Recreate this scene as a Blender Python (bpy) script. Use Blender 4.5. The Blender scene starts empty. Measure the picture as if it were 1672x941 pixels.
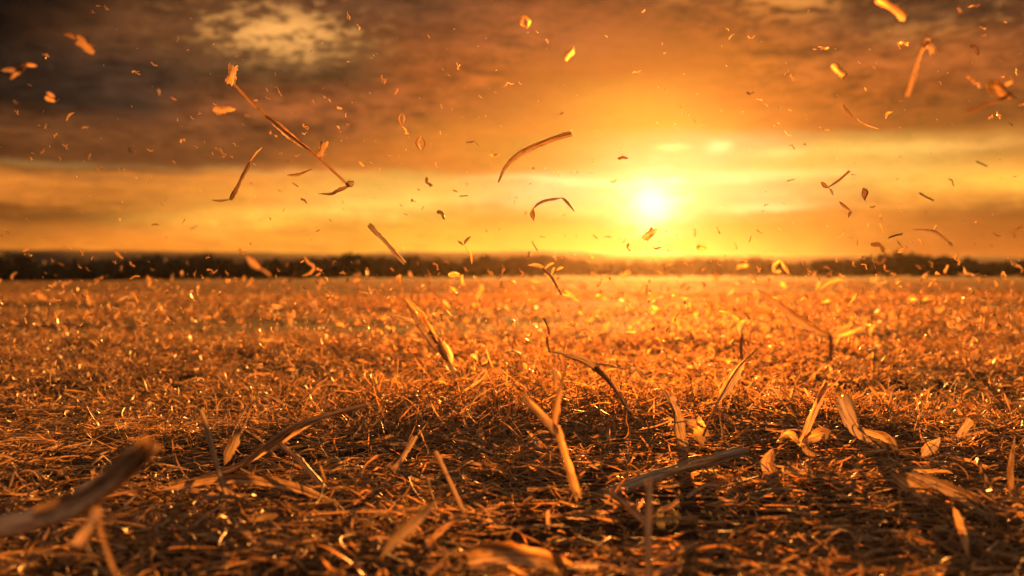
import bpy, math, random
import numpy as np
from mathutils import Vector, Matrix

R = math.radians
rng = np.random.default_rng(11)
random.seed(11)
scene = bpy.context.scene
col = scene.collection

# ------------------------------------------------------------------ camera
F = 1626.0                      # focal length in photo pixels (35 mm lens)
CAM = Vector((0.0, 0.0, 0.35))
PITCH = -math.atan(20.0 / F)
cam_d = bpy.data.cameras.new('camera')
cam_d.lens = 35.0; cam_d.sensor_width = 36.0
cam_d.clip_start = 0.02; cam_d.clip_end = 4000
cam_d.dof.use_dof = True
cam_d.dof.focus_distance = 1.95
cam_d.dof.aperture_fstop = 3.0
cam_d.dof.aperture_blades = 0
cam = bpy.data.objects.new('camera', cam_d); col.objects.link(cam)
cam.location = CAM; cam.rotation_euler = (R(90) + PITCH, 0, 0)
scene.camera = cam
FWD = Vector((0, math.cos(PITCH), math.sin(PITCH)))
UP = Vector((0, -math.sin(PITCH), math.cos(PITCH)))

def at(px, py, d):
    return CAM + FWD * d + Vector((1, 0, 0)) * ((px - 836) / F * d) + UP * ((470.5 - py) / F * d)

# ------------------------------------------------------------------ render, exposure
scene.render.engine = 'CYCLES'
scene.cycles.use_denoising = True
scene.cycles.max_bounces = 6
scene.cycles.diffuse_bounces = 3
scene.cycles.glossy_bounces = 2
scene.cycles.transmission_bounces = 4
scene.cycles.volume_bounces = 0
scene.cycles.caustics_reflective = False
scene.cycles.caustics_refractive = False
scene.cycles.sample_clamp_indirect = 4.0
vs = scene.view_settings
vs.view_transform = 'Standard'; vs.look = 'None'; vs.gamma = 1.0; vs.exposure = 1.75
vs.use_curve_mapping = False

# ------------------------------------------------------------------ sun
SUN_AZ = math.atan((1065 - 836) / F); SUN_EL = R(6.5)
sun_dir = Vector((math.sin(SUN_AZ) * math.cos(SUN_EL), math.cos(SUN_AZ) * math.cos(SUN_EL), math.sin(SUN_EL)))
sd = bpy.data.lights.new('sun', 'SUN'); sd.energy = 5.0; sd.angle = R(0.55); sd.color = (1.0, 0.33, 0.05)
so = bpy.data.objects.new('sun', sd); col.objects.link(so)
so.location = sun_dir * 50
so.rotation_euler = sun_dir.to_track_quat('Z', 'Y').to_euler()

# ------------------------------------------------------------------ sky (world): sunset gradient, cloud deck, bands
world = bpy.data.worlds.new('World'); scene.world = world; world.use_nodes = True
nt = world.node_tree; nt.nodes.clear()
class E:
    def __init__(s, v): s.v = v
    def __add__(a, b): return mth('ADD', a, b)
    def __radd__(a, b): return mth('ADD', b, a)
    def __sub__(a, b): return mth('SUBTRACT', a, b)
    def __rsub__(a, b): return mth('SUBTRACT', b, a)
    def __mul__(a, b): return mth('MULTIPLY', a, b)
    def __rmul__(a, b): return mth('MULTIPLY', b, a)
    def __truediv__(a, b): return mth('DIVIDE', a, b)
    def __neg__(a): return mth('MULTIPLY', a, -1.0)
TREE = [nt]
def put(sock, x):
    if isinstance(x, E): x = x.v
    if isinstance(x, bpy.types.NodeSocket): TREE[0].links.new(x, sock)
    elif isinstance(x, tuple): sock.default_value = (*x, 1.0) if len(sock.default_value) == 4 else x
    else: sock.default_value = x
def mth(op, a, b=None, c=None, clamp=False):
    n = TREE[0].nodes.new('ShaderNodeMath'); n.operation = op; n.use_clamp = clamp
    put(n.inputs[0], a)
    if b is not None: put(n.inputs[1], b)
    if c is not None: put(n.inputs[2], c)
    return E(n.outputs[0])
def gauss(x, c, s):
    d = (x - c) / s
    return mth('EXPONENT', -(d * d))
def step(x, lo, hi):
    n = TREE[0].nodes.new('ShaderNodeMapRange'); n.interpolation_type = 'SMOOTHSTEP'; n.clamp = True
    put(n.inputs['Value'], x); put(n.inputs['From Min'], lo); put(n.inputs['From Max'], hi)
    return E(n.outputs[0])
def vec(x, y, z=0.0):
    n = TREE[0].nodes.new('ShaderNodeCombineXYZ'); put(n.inputs[0], x); put(n.inputs[1], y); put(n.inputs[2], z)
    return E(n.outputs[0])
def noise(v, scale, detail=4.0, rough=0.55, dist=0.0):
    n = TREE[0].nodes.new('ShaderNodeTexNoise'); n.noise_dimensions = '3D'
    put(n.inputs['Vector'], v); n.inputs['Scale'].default_value = scale; n.inputs['Detail'].default_value = detail
    n.inputs['Roughness'].default_value = rough; n.inputs['Distortion'].default_value = dist
    return E(n.outputs['Fac'])
def mixc(fac, a, b, mode='MIX'):
    n = TREE[0].nodes.new('ShaderNodeMix'); n.data_type = 'RGBA'; n.blend_type = mode; n.clamp_factor = True
    put(n.inputs[0], fac); put(n.inputs[6], a); put(n.inputs[7], b)
    return E(n.outputs[2])
def addc(a, c, fac):            # a + c*fac
    return mixc(1.0, a, scale_c(c, fac), 'ADD')
def scale_c(c, fac):
    n = TREE[0].nodes.new('ShaderNodeVectorMath'); n.operation = 'SCALE'
    put(n.inputs[0], c); put(n.inputs['Scale'], fac)
    return E(n.outputs[0])
def ramp(x, stops):
    n = TREE[0].nodes.new('ShaderNodeValToRGB'); put(n.inputs[0], x)
    el = n.color_ramp.elements
    while len(el) < len(stops): el.new(0.5)
    for e, (p, c) in zip(el, stops): e.position = p; e.color = (*c, 1.0)
    return E(n.outputs[0])

def fx(px): return math.atan((px - 836) / F) * 16.26
def fy(py): return (450 - py) / 100.0

tc = nt.nodes.new('ShaderNodeTexCoord')
sx = nt.nodes.new('ShaderNodeSeparateXYZ'); nt.links.new(tc.outputs['Generated'], sx.inputs[0])
dx, dy, dz = E(sx.outputs[0]), E(sx.outputs[1]), E(sx.outputs[2])
X = mth('ARCTAN2', dx, dy) * 16.26           # azimuth, hundreds of photo pixels
Y = mth('ARCSINE', dz) * 16.26               # elevation
XS, YS = fx(1065), fy(335)
ddx, ddy = X - XS, Y - YS
rr = mth('SQRT', ddx * ddx + ddy * ddy * 1.15)

n_fine = noise(vec(X * 0.9, Y * 2.6, 3.0), 1.0, 9, 0.68, 0.8)
n_big = noise(vec(X * 0.28, Y * 0.9, 8.0), 1.0, 5, 0.55, 0.4)
n_band = noise(vec(X * 0.30, Y * 3.4, 21.0), 1.0, 9, 0.66, 0.7)
n_det = noise(vec(X * 2.4, Y * 6.5, 40.0), 1.0, 8, 0.68, 0.6)
n_puff = noise(vec(X * 3.2, Y * 8.5, 5.0), 1.0, 4, 0.6, 0.4)

# broad colours of the sunset by direction: (photo x, photo y) of a direction and the colour seen there
SKY = [(35,23, (32,22,14), 0.35), (205,228, (118,68,33), 0.97), (705,153, (177,90,33), 1.03), (1055,203, (254,181,50), 0.81), (155,393, (238,135,40), 1.34),
       (805,383, (255,196,64), 0.99), (1585,393, (216,117,40), 0.89), (1555,228, (230,136,47), 0.60), (63,291, (224,129,45), 1.60), (63,351, (146,82,33), 1.00),
       (839,61, (170,89,40), 1.11), (1003,111, (229,123,36), 0.70), (1403,181, (210,108,35), 0.85), (1641,70, (110,66,36), 0.88), (563,171, (152,82,37), 1.51),
       (1203,321, (253,225,142), 0.89), (1068,261, (253,229,146), 0.72), (943,321, (255,228,146), 0.90), (643,311, (254,199,88), 1.19), (1433,350, (241,141,48), 1.00),
       (303,41, (111,67,36), 0.88), (623,8, (120,73,43), 0.90), (23,150, (43,31,21), 0.55), (173,130, (77,50,34), 0.86), (353,220, (135,77,38), 0.85),
       (843,200, (246,142,44), 0.87), (1183,130, (236,130,34), 0.76), (1053,25, (178,93,41), 0.55), (1543,30, (108,63,34), 0.88), (1603,320, (254,170,62), 1.60),
       (1403,285, (254,200,86), 1.05), (463,380, (252,162,52), 1.16), (263,310, (196,114,45), 0.58), (863,355, (253,178,58), 0.88), (1303,370, (254,162,48), 0.78),
       (683,265, (235,131,41), 1.00), (1293,180, (237,127,36), 0.86), (1603,180, (166,88,34), 0.93), (943,250, (254,173,48), 0.76), (453,120, (105,70,38), 0.88),
       (100,150, (58,40,27), 0.96), (1183,400, (254,210,78), 0.63), (303,340, (255,173,64), 1.60), (485,290, (252,155,54), 1.05), (1403,121, (178,94,38), 1.11),
       (63,268, (105,62,32), 0.35), (205,263, (128,73,35), 1.14), (353,263, (160,90,38), 1.60), (563,262, (205,112,42), 1.17), (205,291, (222,130,46), 1.60),
       (353,290, (240,145,52), 1.25), (63,318, (168,97,38), 0.36), (205,328, (185,106,42), 0.73), (200,352, (172,100,40), 0.51), (63,378, (195,113,40), 1.36),
       (200,374, (236,136,44), 1.39), (1480,262, (250,180,80), 0.92), (1660,262, (235,150,60), 0.82), (1540,352, (205,115,42), 1.05), (1640,352, (190,105,40), 1.09),
       (1440,310, (254,185,75), 1.08), (640,288, (250,160,58), 0.97), (760,60, (150,84,42), 0.64)]
def lin(c): c = np.asarray(c, float) / 255; return np.where(c <= .04045, c / 12.92, ((c + .055) / 1.055) ** 2.4)
GX, GY = 1.15, 0.24
cp = np.array([(fx(q[0]), fy(q[1])) for q in SKY]); cc = np.array([lin(q[2]) * q[3] for q in SKY])
Kg = np.exp(-((cp[:, None, 0] - cp[None, :, 0]) / GX) ** 2 - ((cp[:, None, 1] - cp[None, :, 1]) / GY) ** 2)
Kn = Kg / Kg.sum(1, keepdims=True)
coef = np.linalg.solve(Kn.T @ Kn + 0.02 * np.eye(len(cp)), Kn.T @ cc + 0.02 * cc)
lum = np.array([.35, .55, .10]); coef = cc * np.clip((np.maximum(coef, 0) @ lum) / (cc @ lum), .5, 1.5)[:, None]      # keep each hue
Xw = X + (n_big - 0.5) * 1.0 + (n_fine - 0.5) * 0.5
Yr = Y + (n_band - 0.5) * 0.30 + (n_fine - 0.5) * 0.28 + (n_det - 0.5) * 0.12 + gauss(X, fx(60), 4.5) * 0.24
for e_, xc_, s_, k_ in ((fy(276), fx(150), 4.6, 2.3), (fy(232), fx(1620), 2.6, 2.0), (fy(333), fx(40), 3.0, 1.2), (fy(366), fx(60), 2.6, 1.2)):   # crisp under-edges of the cloud layers
    de = Yr - e_
    Yr = Yr + de * mth('EXPONENT', -(de * de) / 0.05) * gauss(X, xc_, s_) * k_
Yw = mth('MINIMUM', mth('MAXIMUM', Yr, 0.3), 5.2)
def tone(x, y):
    w = np.exp(-((x - cp[:, 0]) / GX) ** 2 - ((y - cp[:, 1]) / GY) ** 2) + 1e-7
    return (w[:, None] * coef).sum(0) / w.sum()
ys = [0.3, 0.5, 0.7, 0.85, 1.0, 1.15, 1.3, 1.45, 1.6, 1.75, 1.9, 2.1, 2.4, 2.8, 3.3, 3.8, 4.3, 4.8]
xs = np.linspace(-8.5, 8.5, 24)
sky = None
for k, y_ in enumerate(ys):
    r_ = ramp((Xw + 8.5) / 17.0, [(float((x_ + 8.5) / 17.0), tuple(map(float, tone(x_, y_)))) for x_ in xs])
    sky = r_ if sky is None else mixc((Yw - ys[k - 1]) / (y_ - ys[k - 1]), sky, r_)
# texture of the cloud deck, and its lit breaks
edge = 1.75 + gauss(X, fx(1010), 2.4) * 2.2 + gauss(X, fx(1550), 2.4) * 0.35
deck = step(Y - edge + (n_big - 0.5) * 1.2, -0.1, 0.5)
tex = 0.97 + ((n_big - 0.5) * 1.3 + (n_fine - 0.5) * 2.3 + (n_det - 0.5) * 2.2) * (0.14 + deck * 0.88) + ((n_band - 0.5) * 0.8 + (n_det - 0.5) * 0.5) * (1.0 - deck) * step(rr, 0.8, 4.0)
sky = scale_c(sky, mth('MAXIMUM', tex, 0.45))
brk = gauss(X, fx(462), 1.22) * gauss(Y + (n_fine - 0.5) * 0.6, fy(70), 0.42)
puff = step(n_puff + (n_det - 0.5) * 0.25 + brk * 0.20, 0.53, 0.70)
sky = mixc(gauss(X, fx(480), 1.15) * gauss(Y + (n_fine - 0.5) * 0.5, fy(90), 0.30) * 0.75, sky, (0.42, 0.18, 0.05))
sky = addc(sky, (0.80, 0.37, 0.085), brk * puff * 1.25)
brk2 = gauss(X, fx(1290), 0.85) * gauss(Y + (n_fine - 0.5) * 0.4, fy(22), 0.30) + gauss(X, fx(1480), 1.0) * gauss(Y + (n_fine - 0.5) * 0.5, fy(85), 0.26) * 0.35 + gauss(X, fx(1100), 0.5) * gauss(Y, fy(5), 0.22) * 0.6
sky = addc(sky, (0.75, 0.30, 0.05), brk2 * step(n_puff + (n_det - 0.5) * 0.25 + brk2 * 0.2, 0.48, 0.66) * 0.95)
brk3 = gauss(X, fx(1640), 0.7) * gauss(Y, fy(70), 0.5)
sky = addc(sky, (0.35, 0.14, 0.04), brk3 * step(n_puff, 0.50, 0.70) * 0.8)
# streaks lit from below, beside the sun
st1 = gauss(X, fx(1010), 2.0) * gauss(Y + (n_det - 0.5) * 0.18, fy(300) + gauss(X, fx(830), 0.9) * 0.12, 0.050)
st2 = gauss(X, fx(1240), 1.4) * gauss(Y + (n_fine - 0.5) * 0.3, fy(290), 0.085) * 0.8 + gauss(X, fx(1255), 0.6) * gauss(Y + (n_fine - 0.5) * 0.3, fy(342), 0.055)
st3 = gauss(X + (n_det - 0.5) * 0.3, fx(1172), 0.17) * gauss(Y + (n_det - 0.5) * 0.2, fy(245), 0.085) * 1.3 + gauss(X, fx(1098), 0.24) * gauss(Y + (n_det - 0.5) * 0.15, fy(245), 0.040) * 1.3 + gauss(X, fx(1275), 0.3) * gauss(Y, fy(257), 0.06) * 0.6
st4 = gauss(X, fx(1500), 1.8) * gauss(Y + (n_fine - 0.5) * 0.5, fy(258), 0.10) * 0.45 + gauss(X, fx(930), 1.0) * gauss(Y + (n_fine - 0.5) * 0.3, fy(345), 0.07) * 0.3
st5 = gauss(X, fx(480), 1.8) * gauss(Y + (n_fine - 0.5) * 0.35, fy(287), 0.07) * 0.35 + gauss(X, fx(60), 1.2) * gauss(Y + (n_fine - 0.5) * 0.3, fy(286), 0.06) * 0.3
sky = addc(sky, (0.8, 0.45, 0.20), (st1 + st2 + st3) * (0.35 + n_fine))
sky = addc(sky, (0.75, 0.40, 0.10), st4 + st5)
dk = gauss(X, fx(140), 1.6) * gauss(Y + (n_band - 0.5) * 0.5, fy(303), 0.055) + gauss(X, fx(880), 0.8) * gauss(Y + (n_fine - 0.5) * 0.4, fy(360), 0.05) * 0.5 + gauss(X, fx(1540), 1.2) * gauss(Y + (n_band - 0.5) * 0.5, fy(350), 0.07) * 0.7
sky = mixc(dk * 0.6, sky, (0.34, 0.12, 0.024))
# sun burning through thin cloud: an irregular glare, no clean disc
rs = mth('MAXIMUM', rr + (n_puff - 0.5) * 0.7 * step(rr, 0.1, 0.5) + (n_det - 0.5) * 0.6 * step(rr, 0.1, 0.5) + (n_fine - 0.5) * 0.3, 0.0)
sky = addc(sky, (1.0, 0.90, 0.80), mth('EXPONENT', -(rs * rs) / 0.14))
sky = addc(sky, (0.22, 0.16, 0.09), mth('EXPONENT', -(rs * rs) / 0.45))
# unseen sky behind the viewer, brightened to fill the near faces
back = step(-dy, -0.25, 0.6)
sky = mixc(back, sky, (0.76, 0.52, 0.36))
sky = mixc(step(dz, 0.45, 0.9) * 0.7, sky, (0.26, 0.17, 0.13))
nish = nt.nodes.new('ShaderNodeTexSky'); nish.sky_type = 'NISHITA'; nish.sun_disc = False
nish.sun_elevation = SUN_EL; nish.sun_rotation = SUN_AZ; nish.dust_density = 4.0
bgA = nt.nodes.new('ShaderNodeBackground'); put(bgA.inputs[0], sky); bgA.inputs[1].default_value = 0.245
bgB = nt.nodes.new('ShaderNodeBackground'); nt.links.new(nish.outputs[0], bgB.inputs[0]); bgB.inputs[1].default_value = 0.0002
ad = nt.nodes.new('ShaderNodeAddShader'); nt.links.new(bgA.outputs[0], ad.inputs[0]); nt.links.new(bgB.outputs[0], ad.inputs[1])
wo = nt.nodes.new('ShaderNodeOutputWorld'); nt.links.new(ad.outputs[0], wo.inputs[0])

# ------------------------------------------------------------------ materials
def new_mat(name):
    m = bpy.data.materials.new(name); m.use_nodes = True; m.node_tree.nodes.clear()
    TREE[0] = m.node_tree
    return m
def straw_mat(name, light, dark, trans, rough, spread=0.5, fibre=(55.0, 9.0), gloss=0.5, forward=0.0):
    """Dry plant tissue: fibres along the piece, tint differing from piece to piece, some light let through."""
    m = new_mat(name); t = m.node_tree
    uv = t.nodes.new('ShaderNodeUVMap'); uv.uv_map = 'uv'
    s = t.nodes.new('ShaderNodeSeparateXYZ'); t.links.new(uv.outputs[0], s.inputs[0])
    geo = t.nodes.new('ShaderNodeNewGeometry'); oi = t.nodes.new('ShaderNodeObjectInfo')
    rnd = E(geo.outputs['Random Per Island']); ro = E(oi.outputs['Random'])
    u, v = E(s.outputs[0]), E(s.outputs[1])
    n1 = noise(vec(u * fibre[0] * 0.07, v * fibre[1] * 2.0, rnd * 37.0), 1.0, 5, 0.7)
    n2 = noise(vec(u * 2.2, v * 55.0, rnd * 91.0 + ro * 13.0), 1.0, 4, 0.65)
    base = mixc(step(n1, 0.38, 0.62), dark, light)
    base = mixc(step(n2, 0.54, 0.66) * 0.7, base, tuple(c * 0.45 for c in dark))
    tint = (1.0 - spread) + spread * 1.5 * mth('FRACT', rnd * 7.31 + ro * 3.7)
    base = mixc(step(mth('FRACT', rnd * 23.7 + ro * 5.1), 0.55, 0.95) * 0.65, base, mixc(step(n1, 0.38, 0.62), (0.13, 0.10, 0.07), (0.40, 0.33, 0.24)))      # greyed, weathered pieces
    base = scale_c(base, tint)
    p = t.nodes.new('ShaderNodeBsdfPrincipled'); put(p.inputs['Base Color'], base)
    p.inputs['Roughness'].default_value = rough; p.inputs['Specular IOR Level'].default_value = gloss
    bmp = t.nodes.new('ShaderNodeBump'); bmp.inputs['Strength'].default_value = 0.35; bmp.inputs['Distance'].default_value = 0.001
    put(bmp.inputs['Height'], n1); t.links.new(bmp.outputs[0], p.inputs['Normal'])
    out = t.nodes.new('ShaderNodeOutputMaterial')
    if trans > 0:
        tr = t.nodes.new('ShaderNodeBsdfTranslucent'); put(tr.inputs[0], scale_c(base, 1.35))
        mx = t.nodes.new('ShaderNodeMixShader'); mx.inputs[0].default_value = trans
        rf = t.nodes.new('ShaderNodeBsdfRefraction'); put(rf.inputs['Color'], mixc(1.0, base, (1.0, 0.68, 0.40), 'MULTIPLY')); rf.inputs['Roughness'].default_value = 0.72; rf.inputs['IOR'].default_value = 1.35
        fw = t.nodes.new('ShaderNodeMixShader'); fw.inputs[0].default_value = forward          # thin tissue passes light mostly forward
        t.links.new(tr.outputs[0], fw.inputs[1]); t.links.new(rf.outputs[0], fw.inputs[2])
        t.links.new(p.outputs[0], mx.inputs[1]); t.links.new(fw.outputs[0], mx.inputs[2]); t.links.new(mx.outputs[0], out.inputs[0])
    else:
        t.links.new(p.outputs[0], out.inputs[0])
    return m
M_HUSK = straw_mat('dry_husk', (0.64, 0.43, 0.19), (0.20, 0.10, 0.036), 0.42, 0.42, 0.5, (55.0, 9.0), 0.4, 0.18)
M_SHRED = straw_mat('straw_shred', (0.58, 0.36, 0.14), (0.19, 0.10, 0.036), 0.38, 0.45, 0.65, (40.0, 9.0), 0.32, 0.18)
M_STEM = straw_mat('straw_stem', (0.56, 0.36, 0.16), (0.13, 0.07, 0.028), 0.30, 0.55, 0.3, (60.0, 5.0), 0.3)
M_STALK = straw_mat('weathered_stalk', (0.60, 0.42, 0.25), (0.24, 0.145, 0.08), 0.16, 0.7, 0.3, (70.0, 6.0), 0.2)
M_DARK = straw_mat('backlit_dark_stem', (0.34, 0.19, 0.08), (0.09, 0.045, 0.02), 0.32, 0.5, 0.4, (60.0, 8.0), 0.3)  # dark brown twigs; also paints backlit darkness into pieces against bright sky

m = new_mat('field_soil'); t = m.node_tree
tcg = t.nodes.new('ShaderNodeTexCoord'); sp = t.nodes.new('ShaderNodeSeparateXYZ'); t.links.new(tcg.outputs['Object'], sp.inputs[0])
gx, gy = E(sp.outputs[0]), E(sp.outputs[1])
far = step(mth('SQRT', gx * gx + gy * gy), 14.0, 60.0)
g1 = noise(vec(gx, gy, 0.0), 26.0, 6, 0.7); g2 = noise(vec(gx * 0.25, gy * 1.0, 4.0), 0.35, 4, 0.6)
gc = mixc(step(g1, 0.4, 0.7), (0.03, 0.018, 0.010), (0.08, 0.048, 0.024))
gf = mixc(step(g2, 0.35, 0.65), (0.06, 0.033, 0.014), (0.11, 0.06, 0.025))
p = t.nodes.new('ShaderNodeBsdfPrincipled'); put(p.inputs['Base Color'], mixc(far, gc, gf)); p.inputs['Roughness'].default_value = 0.9; p.inputs['Specular IOR Level'].default_value = 0.1
b = t.nodes.new('ShaderNodeBump'); b.inputs['Strength'].default_value = 0.6; b.inputs['Distance'].default_value = 0.03
put(b.inputs['Height'], g1); t.links.new(b.outputs[0], p.inputs['Normal'])
o_ = t.nodes.new('ShaderNodeOutputMaterial'); t.links.new(p.outputs[0], o_.inputs[0])
M_SOIL = m

def plain_mat(name, c1, c2, scale, rough=0.8, trans=0.0):
    m = new_mat(name); t = m.node_tree
    tcn = t.nodes.new('ShaderNodeTexCoord')
    n = noise(E(tcn.outputs['Object']), scale, 4, 0.6)
    c = mixc(step(n, 0.35, 0.65), c1, c2)
    p = t.nodes.new('ShaderNodeBsdfPrincipled'); put(p.inputs['Base Color'], c); p.inputs['Roughness'].default_value = rough
    o = t.nodes.new('ShaderNodeOutputMaterial'); t.links.new(p.outputs[0], o.inputs[0])
    return m
M_LEAF = plain_mat('tree_foliage', (0.022, 0.024, 0.010), (0.045, 0.045, 0.018), 0.4)
M_HILL = plain_mat('hill_woodland', (0.016, 0.013, 0.007), (0.03, 0.024, 0.012), 0.03)

# ------------------------------------------------------------------ ground shape
_w = [(rng.normal(0, 1, 2), rng.uniform(0, 6.28), rng.uniform(0.6, 1.4)) for _ in range(26)]
def relief(x, y, wl):
    s = 0
    for k, ph, a in _w[:13]:
        s = s + a * np.sin((k[0] * x + k[1] * y) * (6.283 / wl) * 0.7 + ph)
    return s / 6.0
def H(x, y):
    x = np.asarray(x, float); y = np.asarray(y, float)
    r = np.sqrt(x * x + y * y)
    near = np.clip((r - 0.35) / 0.6, 0, 1)
    h = 0.011 * relief(x, y, 0.55) * near + 0.013 * relief(x + 3, y - 7, 2.2) * near
    h = h + 0.05 * np.clip((r - 4) / 10, 0, 1) * relief(x * 0.3 + 11, y, 9.0)
    h = h + 0.014 * np.exp(-((x - 0.05) / 0.60) ** 2 - ((y - 2.6) / 0.50) ** 2)
    h = h + 0.018 * np.exp(-((x - 0.62) / 0.30) ** 2 - ((y - 2.3) / 0.35) ** 2)
    h = h + 0.016 * np.exp(-((x + 0.62) / 0.42) ** 2 - ((y - 2.0) / 0.22) ** 2)
    h = h + 0.016 * np.exp(-((x - 1.0) / 0.45) ** 2 - ((y - 1.9) / 0.22) ** 2)
    h = h - 1.3 * np.clip(-x / 118.0, 0, 2) * np.clip((y - 20) / 210.0, 0, 1)
    return h
def ground_depth(px, py, lift=0.0):
    d0 = 0.3
    for k in range(3000):
        d = d0 * (1.0035 ** k)
        P = at(px, py, d)
        if P.z <= float(H(P.x, P.y)) + lift: return d
        if d > 400: break
    return 400.0

def mesh_np(name, V, faces4=None, faces3=None, uv=None, mat=None, smooth=True):
    me = bpy.data.meshes.new(name)
    V = np.ascontiguousarray(V, dtype=np.float32)
    parts = []; starts = []; n = 0
    if faces4 is not None and len(faces4):
        f = np.asarray(faces4, np.int32); parts.append(f.ravel()); starts.append(np.arange(len(f), dtype=np.int32) * 4); n = f.size
    if faces3 is not None and len(faces3):
        f = np.asarray(faces3, np.int32); parts.append(f.ravel()); starts.append(np.arange(len(f), dtype=np.int32) * 3 + n)
    li = np.concatenate(parts); ls = np.concatenate(starts)
    me.vertices.add(len(V)); me.vertices.foreach_set('co', V.ravel())
    me.loops.add(len(li)); me.loops.foreach_set('vertex_index', li)
    me.polygons.add(len(ls)); me.polygons.foreach_set('loop_start', ls)
    me.update(calc_edges=True)
    if uv is not None:
        l = me.uv_layers.new(name='uv'); l.data.foreach_set('uv', np.ascontiguousarray(np.asarray(uv, np.float32)[li]).ravel())
    if smooth: me.polygons.foreach_set('use_smooth', np.ones(len(ls), dtype=bool))
    if mat: me.materials.append(mat)
    me.validate()
    return me
def link(name, me, parent=None):
    o = bpy.data.objects.new(name, me); col.objects.link(o)
    if parent: o.parent = parent
    return o
def tag(o, label=None, cat=None, group=None, kind=None):
    if label: o['label'] = label
    if cat: o['category'] = cat
    if group: o['group'] = group
    if kind: o['kind'] = kind
    return o

# ground sheet out past the hills
NR, NA = 230, 300
rad = 0.2 * (1500 / 0.2) ** (np.arange(NR) / (NR - 1)); ang = np.arange(NA) / NA * 2 * np.pi
gx_ = (rad[:, None] * np.sin(ang)[None]).ravel(); gy_ = (rad[:, None] * np.cos(ang)[None]).ravel()
V = np.stack([gx_, gy_, H(gx_, gy_)], 1)
i, j = np.meshgrid(np.arange(NR - 1), np.arange(NA), indexing='ij'); j2 = (j + 1) % NA
f4 = np.stack([i * NA + j, (i + 1) * NA + j, (i + 1) * NA + j2, i * NA + j2], -1).reshape(-1, 4)[:, ::-1]
V = np.vstack([V, [[0, 0, float(H(0, 0))]]]); c0 = len(V) - 1
f3 = np.stack([np.full(NA, c0), (np.arange(NA) + 1) % NA, np.arange(NA)], 1)
tag(link('ground', mesh_np('ground', V, f4, f3, None, M_SOIL)), 'brown harvested field soil under chopped straw', 'field', kind='structure')

# far hills
hx = np.linspace(-900, 900, 181); hy = np.linspace(430, 800, 30)
HX, HY = np.meshgrid(hx, hy)
prof = np.interp(np.arctan2(HX, HY) * 16.26, [fx(-200), fx(0), fx(100), fx(160), fx(300), fx(420), fx(620), fx(836), fx(980), fx(1120), fx(1330), fx(1672), fx(1900)],
                 [46, 47, 47, 43, 45, 43, 43, 44, 44, 42, 39, 33, 31])
prof = prof + 1.6 * np.sin(HX * 0.021 + 1) + 1.1 * np.sin(HX * 0.067) + 0.4 * np.sin(HX * 0.19 + HY * .05)
sl = np.clip((HY - 430) / 230.0, 0, 1); sl = sl * sl * (3 - 2 * sl)
HZ = prof / F * 660 * sl * np.where(HY > 660, 1 - (HY - 660) / 400, 1) - 1.5
V = np.stack([HX.ravel(), HY.ravel(), HZ.ravel()], 1)
i, j = np.meshgrid(np.arange(29), np.arange(180), indexing='ij')
f4 = np.stack([i * 181 + j, i * 181 + j + 1, (i + 1) * 181 + j + 1, (i + 1) * 181 + j], -1).reshape(-1, 4)
tag(link('hills', mesh_np('hills', V, f4, None, None, M_HILL)), 'low wooded hills along the horizon under the sunset', 'hills', kind='structure')

# treeline at the far edge of the field: reads as one mass
tv = []; tn = 0
def tree_clump(cx, cy, w, h, n):
    z0 = float(H(cx, cy))
    u = rng.normal(0, 1, (n, 3)); u /= np.linalg.norm(u, axis=1)[:, None]; rr_ = rng.uniform(0.35, 1, n) ** 0.5
    c = np.stack([cx + u[:, 0] * rr_ * w, cy + u[:, 1] * rr_ * w, z0 + h * 0.52 + u[:, 2] * rr_ * h * 0.48], 1)
    a = rng.normal(0, 1, (n, 3)); a /= np.linalg.norm(a, axis=1)[:, None]
    b_ = np.cross(a, rng.normal(0, 1, (n, 3))); b_ /= np.linalg.norm(b_, axis=1)[:, None]
    s = rng.uniform(0.25, 0.6, n)[:, None]
    tv.append(np.stack([c - a * s - b_ * s * .6, c + a * s - b_ * s * .5, c + a * s * .8 + b_ * s * .6, c - a * s * .7 + b_ * s * .5], 1))
def tree_h(px):     # height of the dark tree band in photo pixels
    return np.interp(px, [-300, 0, 100, 250, 430, 560, 700, 850, 950, 1250, 1330, 1400, 1470, 1560, 1672, 1900], [38, 40, 39, 36, 37, 34, 33, 30, 27, 26, 28, 31, 34, 30, 28, 28])
for px in np.arange(-330, 2000, 7.5):
    for row in range(2):
        d = 235 + row * 9 + rng.uniform(-4, 4) + (60 if 880 < px < 1330 else 0)
        x = (px + rng.uniform(-5, 5) - 836) / F * d
        h = tree_h(px) / F * d * rng.uniform(0.62, 1.08) * (1 + .16 * math.sin(px * .021 + 2) + .10 * math.sin(px * .057))
        tree_clump(x, d, rng.uniform(1.3, 2.4), h + 0.4, 110)
TV = np.concatenate(tv).reshape(-1, 3)
tag(link('treeline', mesh_np('treeline', TV, np.arange(len(TV)).reshape(-1, 4), None, None, M_LEAF, False)),
    'dark treeline along the far edge of the field', 'treeline', kind='stuff')

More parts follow.
